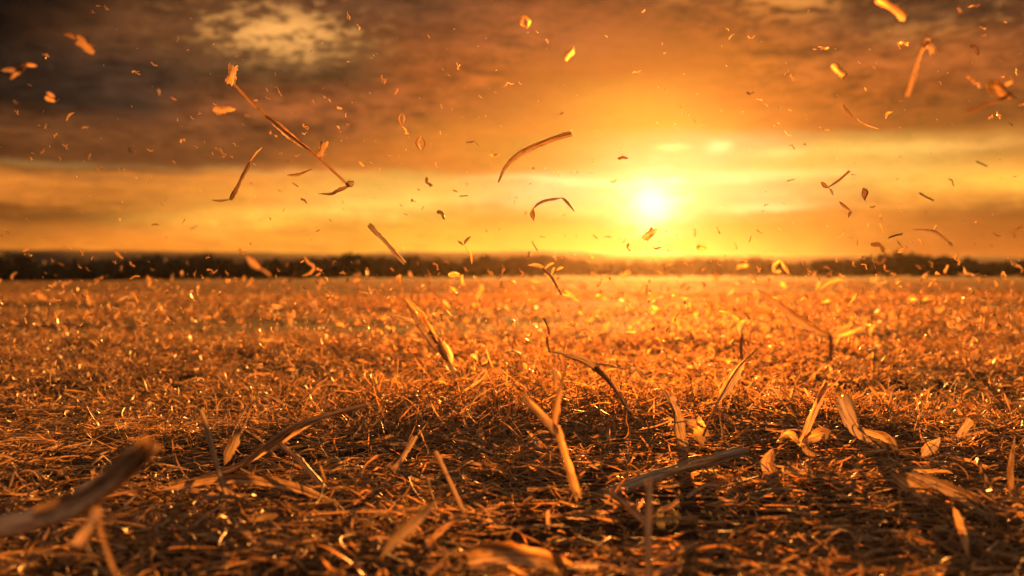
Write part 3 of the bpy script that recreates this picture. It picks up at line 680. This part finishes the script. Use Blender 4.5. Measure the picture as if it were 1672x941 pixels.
piece('dry_leaf', 'pale leaf stub leaning right below the bowed stalk end', 'leaf', GG, [
    ('dry_leaf', 'leaf', [(640, 772, 0), (652, 752, 0), (676, 712, 0)], 13, D(prof='torn', keel=.5, roll=.4))], d=1.6)
piece('husk', 'long husk strip sinking into the front face of the mound', 'husk', GG, [
    ('husk', 'leaf', [(782, 702, 0), (792, 722, -.01), (800, 752, -.03)], 14, D(prof='torn', keel=.5, roll=.4))], d=1.95)
piece('twig', 'dark twig standing upright out of the mound top', 'twig', GG, [
    ('twig', 'stalk', [(828, 735, 0), (820, 690, 0), (812, 655, 0)], 8, D(w1=5, mat=M_DARK))], d=2.05)
piece('twig', 'short dark upright twig with a bright tip in the field below the sun', 'twig', GG, [
    ('stem', 'stalk', [(1211, 585, 0), (1210, 565, 0), (1212, 548, 0)], 5, D(w1=4, mat=M_DARK)),
    ('leaf_tip', 'leaf', [(1211, 552, 0), (1206, 536, 0), (1216, 526, 0)], 10, D(prof='both'))], d=1.5)

# --- flying in the wind
piece('flying_stalk', 'longest flying stalk, slanting down right across the dark left cloud', 'stalk', GF, [
    ('stem', 'leaf', [(383, 138, 0), (410, 165, 0), (455, 205, 0), (510, 247, .01), (545, 278, .02), (570, 302, .03)], 6, D(prof='torn', n=30, keel=.8, roll=.5, mat=M_DARK)),
    ('leaf_sheath', 'leaf', [(432, 188, -.004), (470, 216, -.004), (515, 250, .005)], 13, D(prof='both', keel=.6, roll=.5)),
    ('husk_tuft', 'leaf', [(376, 137, 0), (378, 122, 0), (381, 106, 0)], 17, D(prof='torn')),
    ('husk_tuft', 'leaf', [(520, 256, 0), (526, 245, 0), (528, 233, 0)], 15, D(prof='torn')),
    ('node', 'leaf', [(564, 302, .03), (571, 300, .03), (578, 296, .03)], 12, D(prof='both', mat=M_DARK)),
    ('bent_leaf', 'leaf', [(572, 303, .03), (552, 311, .02), (540, 317, 0), (518, 317, -.02)], 7, D(prof='blade', mat=M_DARK))], d=1.9)
piece('flying_stalk', 'dark bent straw with thin foot, below left of the longest flying stalk', 'straw', GF, [
    ('stem', 'leaf', [(376, 326, 0), (388, 300, 0), (407, 264, 0)], 8, D(prof='torn', keel=.7, roll=.5, mat=M_DARK)),
    ('thread', 'leaf', [(377, 326, 0), (360, 328, 0), (345, 327, 0)], 4, D(prof='both', mat=M_DARK)),
    ('thread', 'leaf', [(408, 264, 0), (418, 250, 0), (428, 240, 0)], 3, D(prof='both'))], d=1.8)
piece('flying_leaf', 'curved leaf strip with a broad torn end, left of the sun', 'leaf', GF, [
    ('flying_leaf', 'leaf', [(813, 298, 0), (826, 272, 0), (850, 248, 0), (890, 228, .01), (932, 213, .02)], 15, D(prof='fan', keel=.7, roll=.5, mat=M_STEM, ragged=1))], d=1.9)
piece('flying_sprig', 'hooked dark stem with a hanging bud, just left of the sun', 'stem', GF, [
    ('stem', 'leaf', [(869, 342, 0), (882, 330, 0), (900, 325, 0), (918, 322, 0)], 6, D(prof='both', keel=.7, roll=.5, mat=M_DARK)),
    ('bud', 'leaf', [(870, 341, 0), (870, 350, 0), (872, 362, 0)], 8, D(prof='both', mat=M_DARK)),
    ('bent_leaf', 'leaf', [(916, 322, 0), (926, 330, 0), (938, 346, 0)], 5, D(prof='both', mat=M_DARK))], d=1.9)
piece('flying_straw', 'straight dark straw, crossing the left treeline top', 'straw', GF, [
    ('flying_straw', 'leaf', [(603, 366, 0), (632, 396, 0), (663, 428, 0)], 9, D(prof='torn', keel=.7, roll=.5, mat=M_DARK))], d=1.75)
piece('flying_sprig', 'small V of two dark leaves with a trailing thread, over the central hill', 'stem', GF, [
    ('leaf_blade', 'leaf', [(757, 400, 0), (762, 392, 0), (769, 385, 0)], 5, D(prof='both', mat=M_DARK)),
    ('leaf_blade', 'leaf', [(757, 401, 0), (752, 397, 0), (747, 393, 0)], 4, D(prof='both', mat=M_DARK)),
    ('thread', 'leaf', [(757, 400, 0), (768, 412, 0), (771, 432, 0)], 4, D(prof='both'))], d=2.0)
piece('flying_sprig', 'branched bright sprig with a dark stalk, over the field left of sun', 'sprig', GF, [
    ('stem', 'stalk', [(917, 482, 0), (908, 466, 0), (900, 452, 0), (886, 438, 0)], 3, D(w1=5, n=16)),
    ('leaf_blade', 'leaf', [(890, 440, 0), (878, 434, 0), (862, 434, 0)], 7, D(prof='both')),
    ('leaf_blade', 'leaf', [(900, 450, 0), (903, 440, 0), (906, 437, 0)], 5, D(prof='both')),
    ('leaf_blade', 'leaf', [(888, 440, 0), (896, 433, 0), (905, 429, 0)], 5, D(prof='both')),
    ('leaf_blade', 'leaf', [(909, 442, 0), (914, 438, 0), (920, 436, 0)], 5, D(prof='both'))], d=1.9)
piece('flying_flake', 'squarish torn flake hanging right under the sun', 'flake', GF, [
    ('flying_flake', 'leaf', [(1052, 391, 0), (1059, 383, 0), (1068, 374, 0)], 14, D(prof='torn', ragged=.8))], d=1.9)
piece('flying_stalk', 'pale stalk chunk tumbling at the top edge, right of centre', 'stalk', GF, [
    ('flying_stalk', 'leaf', [(1432, -4, 0), (1454, 8, 0), (1480, 26, 0)], 17, D(prof='torn', keel=.6, roll=.3))], d=1.2)
piece('flying_stalk', 'steep dark straw with a bright husk at its top, upper right', 'straw', GF, [
    ('stem', 'leaf', [(1479, 157, 0), (1490, 120, 0), (1502, 84, 0), (1513, 60, 0)], 12, D(prof='torn', keel=.7, roll=.6, mat=M_STEM)),
    ('husk_tuft', 'leaf', [(1510, 70, 0), (1518, 76, 0), (1526, 86, 0)], 14, D(prof='torn'))], d=1.3)
piece('flying_stalk', 'dark straw carrying a crumpled husk, near the right edge', 'straw', GF, [
    ('stem', 'leaf', [(1577, 184, 0), (1610, 170, 0), (1646, 154, 0)], 7, D(prof='torn', keel=.7, roll=.5, mat=M_DARK)),
    ('crumpled_husk', 'leaf', [(1612, 135, 0), (1628, 145, 0), (1644, 154, 0), (1662, 160, 0)], 24, D(prof='blade', wavy=.3)),
    ('leaf_shred', 'leaf', [(1636, 146, 0), (1646, 136, 0), (1654, 134, 0)], 7, D(prof='both'))], d=1.15)
piece('flying_husk', 'small pale box of folded husk right of the upper orange sky', 'husk', GF, [
    ('flying_husk', 'leaf', [(1362, 106, 0), (1370, 114, 0), (1382, 124, 0)], 15, D(prof='torn', keel=.6)),
    ('dark_edge', 'leaf', [(1374, 126, 0), (1380, 126, 0), (1385, 121, 0)], 4, D(prof='both', mat=M_DARK))], d=1.5)
piece('flying_husk', 'twisted bright husk above the sun near the top', 'husk', GF, [
    ('flying_husk', 'leaf', [(924, 100, 0), (929, 88, 0), (937, 73, 0)], 13, D(prof='both', keel=.6, twist=1.3))], d=1.5)
piece('flying_husk', 'curled husk ring near the top edge, centre', 'husk', GF, [
    ('husk_curl', 'leaf', [(848, 37, 0), (856, 27, .005), (866, 34, .01), (864, 44, 0)], 9, D(prof='torn', roll=.6)),
    ('dark_edge', 'leaf', [(849, 36, 0), (855, 42, 0), (863, 44, 0)], 5, D(prof='both'))], d=1.6)
piece('flying_husk', 'upright oval husk loop in the orange sky, the higher of two', 'husk', GF, [
    ('husk_curl', 'leaf', [(655, 206, 0), (650, 194, 0), (654, 183, 0)], 5, D(prof='both')),
    ('husk_curl', 'leaf', [(656, 206, 0), (659, 194, .004), (655, 183, 0)], 5, D(prof='both', roll=.6)),
    ('thread', 'leaf', [(656, 206, 0), (662, 212, 0), (665, 219, 0)], 3, D(prof='both'))], d=1.9)
piece('flying_husk', 'rounder oval husk loop below right of the higher one', 'husk', GF, [
    ('husk_curl', 'leaf', [(688, 245, 0), (681, 234, 0), (686, 222, 0)], 7, D(prof='both')),
    ('husk_curl', 'leaf', [(688, 245, 0), (695, 234, .004), (687, 222, 0)], 6, D(prof='both', roll=.6))], d=1.9)
piece('flying_leaf', 'pale torn leaf flake left of the longest flying stalk', 'leaf', GF, [
    ('flying_leaf', 'leaf', [(348, 179, 0), (364, 180, 0), (385, 177, 0)], 15, D(prof='blade', wavy=.2))], d=1.4)
piece('flying_flake', 'blurred orange flake with a dark tail at the upper left', 'flake', GF, [
    ('flake_body', 'leaf', [(126, 64, 0), (138, 73, 0), (153, 82, 0)], 17, D(prof='torn')),
    ('dark_edge', 'leaf', [(104, 56, 0), (116, 58, 0), (126, 65, 0)], 8, D(prof='both', mat=M_DARK))], d=1.2)
piece('flying_sprig', 'blurred crossed shreds at the far left edge', 'shred', GF, [
    ('leaf_shred', 'leaf', [(2, 115, 0), (20, 114, 0), (36, 116, 0)], 9, D(prof='both')),
    ('leaf_shred', 'leaf', [(16, 130, 0), (30, 116, 0), (44, 106, 0)], 9, D(prof='both')),
    ('leaf_shred', 'leaf', [(40, 106, 0), (50, 106, 0), (61, 107, 0)], 7, D(prof='both')),
    ('dark_edge', 'leaf', [(26, 118, 0), (36, 110, 0), (44, 104, 0)], 8, D(prof='both', mat=M_DARK))], d=1.2)
piece('flying_flake', 'folded pair of blurred flakes below the crossed shreds', 'flake', GF, [
    ('flake_body', 'leaf', [(73, 158, 0), (80, 162, 0), (90, 166, 0)], 9, D(prof='both')),
    ('flake_body', 'leaf', [(76, 151, 0), (82, 154, 0), (90, 159, 0)], 7, D(prof='both'))], d=1.25)
piece('flying_sprig', 'pale-tipped forked stem with two arms, right of the sun glow', 'stem', GF, [
    ('stem', 'leaf', [(1353, 306, 0), (1366, 296, 0), (1386, 278, 0)], 7, D(prof='fan', keel=.7, roll=.5, mat=M_DARK)),
    ('leaf_blade', 'leaf', [(1353, 307, 0), (1346, 303, 0), (1340, 296, 0)], 7, D(prof='both', mat=M_DARK)),
    ('thread', 'leaf', [(1354, 307, 0), (1358, 313, 0), (1361, 319, 0)], 4, D(prof='both', mat=M_DARK))], d=1.9)
piece('flying_flake', 'small dark lumpy flake right of the forked stem', 'flake', GF, [
    ('flying_flake', 'leaf', [(1409, 307, 0), (1413, 316, 0), (1412, 328, 0)], 11, D(prof='both', mat=M_DARK, wavy=.3))], d=1.9)
piece('flying_sprig', 'bent dark shred below the forked stem', 'shred', GF, [
    ('stem', 'leaf', [(1370, 329, 0), (1378, 336, 0), (1390, 344, 0)], 5, D(prof='both', mat=M_DARK)),
    ('leaf_shred', 'leaf', [(1390, 344, 0), (1388, 349, 0), (1385, 356, 0)], 5, D(prof='both', mat=M_DARK))], d=1.9)
piece('flying_sprig', 'arched dark straw with a knob at its lower end, right sky', 'straw', GF, [
    ('stem', 'leaf', [(1489, 375, 0), (1510, 376, 0), (1528, 380, 0), (1545, 392, 0), (1553, 400, 0)], 6, D(prof='both', mat=M_DARK)),
    ('knob', 'leaf', [(1549, 396, 0), (1552, 399, 0), (1555, 403, 0)], 8, D(prof='both', mat=M_DARK)),
    ('thread', 'leaf', [(1522, 378, 0), (1526, 373, 0), (1529, 367, 0)], 3, D(prof='both'))], d=2.0)
piece('flying_sprig', 'thread with a dark bead and a trailing tail, under the upper right cloud', 'thread', GF, [
    ('thread', 'leaf', [(1376, 169, 0), (1382, 180, 0), (1396, 193, 0)], 5, D(prof='both', mat=M_DARK)),
    ('tail', 'leaf', [(1398, 193, 0), (1412, 202, 0), (1436, 211, 0)], 3, D(prof='both'))], d=1.9)
piece('flying_sprig', 'hooked pale shred below the steep dark straw', 'shred', GF, [
    ('flying_sprig', 'leaf', [(1446, 194, 0), (1450, 184, 0), (1458, 183, 0)], 5, D(prof='both'))], d=1.9)
piece('flying_leaf', 'blurred pale leaf and shred in front of the left treeline', 'leaf', GF, [
    ('leaf_blade', 'leaf', [(402, 418, 0), (414, 430, 0), (426, 440, 0)], 12, D(prof='both')),
    ('leaf_shred', 'leaf', [(424, 438, 0), (434, 444, 0), (444, 452, 0)], 5, D(prof='both'))], d=1.05)
piece('flying_sprig', 'bright squiggle shred before the treeline, left of the straight dark straw', 'shred', GF, [
    ('flying_sprig', 'leaf', [(490, 452, 0), (506, 446, 0), (512, 436, 0), (502, 428, 0), (494, 416, 0)], 6, D(prof='both'))], d=1.3)
piece('flying_husk', 'hoop of bright leaf over the right treeline', 'husk', GF, [
    ('husk_curl', 'leaf', [(1262, 444, 0), (1266, 432, 0), (1274, 424, 0)], 8, D(prof='both')),
    ('husk_curl', 'leaf', [(1274, 424, 0), (1282, 436, 0), (1288, 448, 0)], 7, D(prof='both')),
    ('husk_curl', 'leaf', [(1262, 444, 0), (1270, 444, 0), (1276, 443, 0)], 6, D(prof='both'))], d=1.35)
piece('flying_sprig', 'long curly shred with pale ends over the right of the field', 'shred', GF, [
    ('flying_sprig', 'leaf', [(1334, 478, 0), (1344, 470, 0), (1358, 460, 0), (1370, 456, 0), (1384, 460, 0)], 7, D(prof='both'))], d=1.3)
piece('flying_leaf', 'thin dark curved leaf between the longest stalk and the horizon', 'leaf', GF, [
    ('flying_leaf', 'leaf', [(468, 286, 0), (486, 285, 0), (510, 276, 0)], 5, D(prof='both', mat=M_DARK))], d=1.9)

# --- small chaff: a few kinds of fleck, each fleck an object of its own
def wobble(xs, amp, dep):
    return [CAM + Vector((x, 2 + random.uniform(-dep, dep), random.uniform(-amp, amp))) for x in xs]
def proto(kind, k):
    random.seed(100 + k * 7 + len(kind))
    if kind == 'chaff_flake':           # a torn strip with a second torn layer folded over it
        d = [leaf_mesh(kind, wobble((-.5, -.1, .2, .5), .10, .15), random.uniform(.26, .5), M_HUSK, 'torn', 7, random.uniform(-.6, .6), random.uniform(-1, 1), .4, .2, 1.6, 5)]
        if k % 2: d.append(leaf_mesh(kind, wobble((-.35, .0, .3), .20, .15), random.uniform(.12, .25), M_HUSK, 'torn', 5, .3, .5, .4, .2, 1.6, 4))
    elif kind == 'chaff_curl':          # a bent shred, some forked
        d = [leaf_mesh(kind, wobble((-.5, -.2, .1, .3, .5), .20, .2), random.uniform(.12, .24), M_HUSK, random.choice(('both', 'torn', 'taper')), 10, .3, 1.6, .4, .15, 1.0, 3)]
        if k % 3 == 0: d.append(leaf_mesh(kind, wobble((-.05, .2, .35), .32, .1), .12, M_HUSK, 'taper', 5, .3, .5, .4, .1, .6, 3))
    elif kind == 'straw_thread':
        d = [leaf_mesh(kind, wobble((-.5, -.25, 0, .2, .5), .13, .1), random.uniform(.07, .11), M_SHRED, 'both', 10, .3, 1.0, .4, .05, .5, 2),
             leaf_mesh(kind, wobble((.1, .22, .34), .08, .05), .16, M_HUSK, 'both', 5, .3, 1.0, .4, .1, .5, 2)]
    elif kind == 'straw_splinter':
        d = [stalk_mesh(kind, wobble((-.5, 0, .5), .03, .1), .075, .05, M_DARK, 6, (.5,), False, 1.6, True, 6),
             leaf_mesh(kind, wobble((.2, .4, .6), .12, .1), .12, M_DARK, 'taper', 4, .3, .5, .4, .1, .5, 2)]
    else:                               # dark_fleck
        d = [leaf_mesh(kind, wobble((-.5, -.15, .15, .5), .16, .15), random.uniform(.16, .34), M_DARK, random.choice(('both', 'torn')), 7, .2, 1.2, .4, .2, 1.2, 4)]
    V = []; F4 = []; F3 = []; U = []
    for q in d:
        o = len(V); V += q[0]; F4 += [tuple(i + o for i in f) for f in q[1]]; F3 += [tuple(i + o for i in f) for f in q[2]]; U += q[3]
    c = CAM + Vector((0, 2, 0))
    return mesh_np(kind, np.array([tuple(v - c) for v in V]), F4, F3, U, d[0][4])
KINDS = ('chaff_flake', 'chaff_curl', 'straw_thread', 'straw_splinter', 'dark_fleck')
PROTO = {k: [proto(k, i) for i in range(7)] for k in KINDS}
SAY = {'chaff_flake': 'flat pale flake', 'chaff_curl': 'curled pale shred', 'straw_thread': 'thin straw thread',
       'straw_splinter': 'dark straw splinter', 'dark_fleck': 'dark brown fleck'}
LIST = """160,10,9 152,20,9 174,13,9 75,90,8 290,64,8 338,53,9 252,105,12 222,120,15 48,139,9 26,167,9 28,183,11 115,190,20 75,208,12 91,221,8 108,239,13 69,247,9 97,260,9 63,205,8 139,208,9
146,255,9 163,275,14 213,247,12 245,245,10 260,150,13 283,160,11 313,192,11 326,185,9 298,205,10 298,230,11 404,188,9 398,203,7 438,160,11 436,147,9 450,148,24 510,165,10 530,158,8 538,165,7 554,176,11
474,183,12 552,208,8 555,215,7 500,208,14 498,217,11 445,218,13 343,250,10 320,240,11 355,245,9 365,248,16 365,256,8 378,256,8 284,264,9 458,250,15d 485,253,14d 470,264,6d 482,302,9d 497,328,12d
254,367,10d 300,362,8d 316,372,10d 355,367,7d 265,333,7d 17,302,11 14,380,9d 520,377,12d 441,358,5d 540,360,6d 568,27,15 585,45,12 749,108,14 626,130,15 646,150,12 565,188,8 830,138,22t
785,158,6 809,150,6 850,136,7 664,218,7 720,218,7 727,220,7 768,231,16d 780,236,6d 795,247,8t 808,252,12 637,255,10 714,270,10 620,278,9 590,268,9 605,265,8 700,298,17d 684,309,8d 675,328,7d 721,352,18d
758,320,11d 690,340,6d 662,350,5d 655,335,7d 843,323,7d 866,300,6d 840,330,5d 815,375,6d 795,377,8d 873,402,14d 886,387,7d 660,405,8 910,283,14 935,281,7 968,265,7 967,282,8
877,52,9 893,68,9 1040,118,19t 1080,144,15 1112,176,12t 1122,187,13t 1134,198,12t 1145,206,14t 1103,203,12t 1018,258,16d 1013,240,9t 1001,295,15 962,282,6 1226,151,13d 1240,163,16t 1252,172,7t 1195,60,13
1228,60,14 1283,119,14 1294,128,11 1265,205,6 1287,218,13 1294,240,12d 1292,294,10d 1252,335,10d 1245,345,7d 1240,378,9d 1225,390,9d 1027,405,13d 1074,405,18d 1088,378,8d 1106,385,7d 1020,393,6d 972,387,8d
993,387,9d 1150,402,16t 1172,377,13d 1200,403,17 1122,418,7 1243,380,9t 1345,77,15 1468,75,14 1478,72,15 1428,110,8 1403,102,6 1590,10,24 1605,45,10 1606,57,10 1567,18,12 1593,83,19d 1592,103,10
1632,99,8 1660,117,15 1650,128,10 1670,170,11 1630,188,10 1618,192,8 1650,203,13d 1586,130,14 1597,140,12 1535,136,7 1413,146,8 1471,165,8 1453,190,7d 1335,243,7 1350,212,8 1340,208,6 1263,206,6
1604,268,15d 1554,298,14d 1514,322,20d 1465,293,7d 1304,300,6d 1425,337,11d 1440,372,20t 1463,385,20d 1435,405,24d 1400,397,8d 1480,402,8d 1470,400,9d 1505,396,16t 1628,383,15d 1655,385,12d 1663,374,17d
1512,348,6d 1470,345,8t 1440,358,14t 1572,362,5d 1605,357,6d 1620,402,7d 1540,340,5d 1660,288,12t 1330,80,6 1290,180,5 990,60,6 1050,18,9 1187,48,7 700,60,7 610,90,6 90,300,7 200,330,6 410,300,6d 230,290,5 560,330,6d
110,405,14 135,412,13 193,416,16 85,425,9 98,432,9 130,435,9 145,440,10 160,458,17 180,470,13 188,428,9 198,440,10 216,432,9 214,455,8 250,440,8 262,470,9 306,430,9 318,448,12 330,452,8 345,443,18 370,446,9 340,420,10 386,455,9
395,410,12 470,432,10 455,442,11 480,445,12 520,440,9 533,456,9 545,430,10 560,445,12 585,427,9 600,440,8 618,452,11 640,440,10 650,458,14 682,430,10 700,445,12 712,436,14 730,428,12 745,448,16 760,440,12 775,455,11
800,446,14 822,436,11 838,460,9 850,444,16 925,415,9 940,470,14 965,418,9 990,417,8 1022,446,18 1078,446,12 1090,434,15 1120,432,9 1129,433,8 1148,440,10 1175,432,9 1212,435,16 1215,425,12 1240,440,12 1300,455,12
1310,430,8 1322,442,11 1350,437,9 1365,425,7 1395,432,9 1412,436,14 1440,425,22 1448,440,15 1500,436,14 1520,432,12 1545,440,12 1563,424,18 1580,443,24 1598,455,13 1605,450,18 1640,452,16 1660,432,18 1668,445,10"""
marks = []
for tok in LIST.split():
    a, b_, s = tok.split(',')
    typ = ''
    if s[-1] in 'dt': typ = s[-1]; s = s[:-1]
    marks.append((int(a), int(b_), float(s), typ))
def region(px, py):
    if py > 405: return 'before the dark left treeline' if px < 700 else 'before the hazy hill under the sun' if px < 1290 else 'before the right treeline'
    if py < 275 and px < 300: return 'against the dark cloud near the left edge'
    if py < 285 and px < 600: return 'on the dark cloud around the longest stalk'
    if px < 420: return 'in the bright sky band low at left'
    if px < 640: return 'in the bright band under the longest stalk'
    if px < 840: return 'in orange sky between longest stalk and curved leaf' if py < 285 else 'in yellow sky left of the hooked stem'
    if py < 225: return 'in the orange sky above the sun' if px < 1260 else 'under the upper right cloud' if px < 1500 else 'below the upper right corner cloud'
    if px < 1290: return 'in the glare close around the sun'
    return 'among the cloud bands right of the sun' if px < 1500 else 'among the cloud bands at the right edge'
items = []
rnd = random.Random(5)
for (px, py, s, typ) in marks:
    if typ == 'd': k = rnd.choice(('dark_fleck', 'dark_fleck', 'straw_splinter'))  # backlit flecks: their silhouette darkness is put into the colour
    elif typ == 't': k = 'straw_thread'
    else: k = rnd.choice(('chaff_flake', 'chaff_curl', 'chaff_curl', 'chaff_curl', 'straw_thread'))
    blur_side = px < 420 or px > 1480 or py > 405
    d = rnd.choice((1.2, 1.35, 1.5, 2.9)) if (blur_side and rnd.random() < .75) else rnd.uniform(1.5, 2.7)
    items.append([px, py, s, k, d])
cells = {}
for it in items: cells.setdefault((region(it[0], it[1]), it[3]), []).append(it)
ORD = ['first', 'second', 'third', 'fourth', 'fifth', 'sixth', 'seventh', 'eighth', 'ninth', 'tenth', 'eleventh', 'twelfth', 'thirteenth', 'fourteenth', 'fifteenth', 'sixteenth', 'seventeenth', 'eighteenth', 'nineteenth', 'twentieth']
for (reg, k), lst in cells.items():
    lst.sort(key=lambda q: q[0]); n = len(lst)
    for idx, (px, py, s, kk, d) in enumerate(lst):
        o = link(k, rnd.choice(PROTO[k]))
        o.location = at(px, py, d)
        sc_ = s * 1.0 * d / F; o.scale = (sc_, sc_, sc_)
        o.rotation_euler = (rnd.uniform(-.5, .5), rnd.choice((rnd.uniform(.3, 1.0), rnd.uniform(-.4, 1.3), rnd.uniform(-3, 3))), rnd.uniform(-.6, .6))
        if n == 1: lb = f'{SAY[k]} {reg}, the only one there'
        elif n == 2: lb = f"{('left', 'right')[idx]} one of two {SAY[k]}s {reg}".replace('flecks', 'flecks')
        elif idx == 0: lb = f'leftmost {SAY[k]} {reg}'
        elif idx == n - 1: lb = f'rightmost {SAY[k]} {reg}'
        else: lb = f'{ORD[idx]} {SAY[k]} from the left {reg}'
        tag(o, lb, 'chaff', 'small chaff blowing through the air')

# --- the thick of the chaff blowing low over the field: too many to count
hp = Heap(); n = 4600
px = rng.uniform(-250, 1920, n); py = 530 + 62 * rng.normal(0, 1, n); d = rng.uniform(1.25, 6.5, n) ** 1.0
n2 = 420; px[:n2] = rng.uniform(-100, 1780, n2); py[:n2] = 430 * rng.uniform(0, 1, n2) ** .6; d[:n2] = rng.uniform(1.6, 3.2, n2)
pos = np.array([tuple(at(a, b_, c)) for a, b_, c in zip(px, py, d)])
ok = (pos[:, 2] > H(pos[:, 0], pos[:, 1]) + .015) & ((py > 446) | (np.arange(n) < n2)); pos = pos[ok]; d = d[ok]; n = len(pos)
_z = pos[:, 2].copy(); L = ((5 + 19 * rng.uniform(0, 1, n) ** 1.8) * np.where(pos[:, 2] > .42, .4, 1)) * d / F * np.where(d < 2, .75, 1.0)
v, f, u = ribbons(pos, L, L * U_(.14, .42, n), U_(0, 6.28, n), N_(.7, n), N_(1.3, n), N_(1.0, n), U_(-1.6, 1.6, n), N_(1.2, n), 4)
kk = len(v) // n; zm = v[:, 2].reshape(n, kk).mean(1); v[:, 2] += np.repeat(_z - zm, kk)
hp.add((v, f, u))
hp.build('airborne_chaff', M_HUSK, label='swarm of chaff flecks blowing low above the field', cat='chaff', kind='stuff')
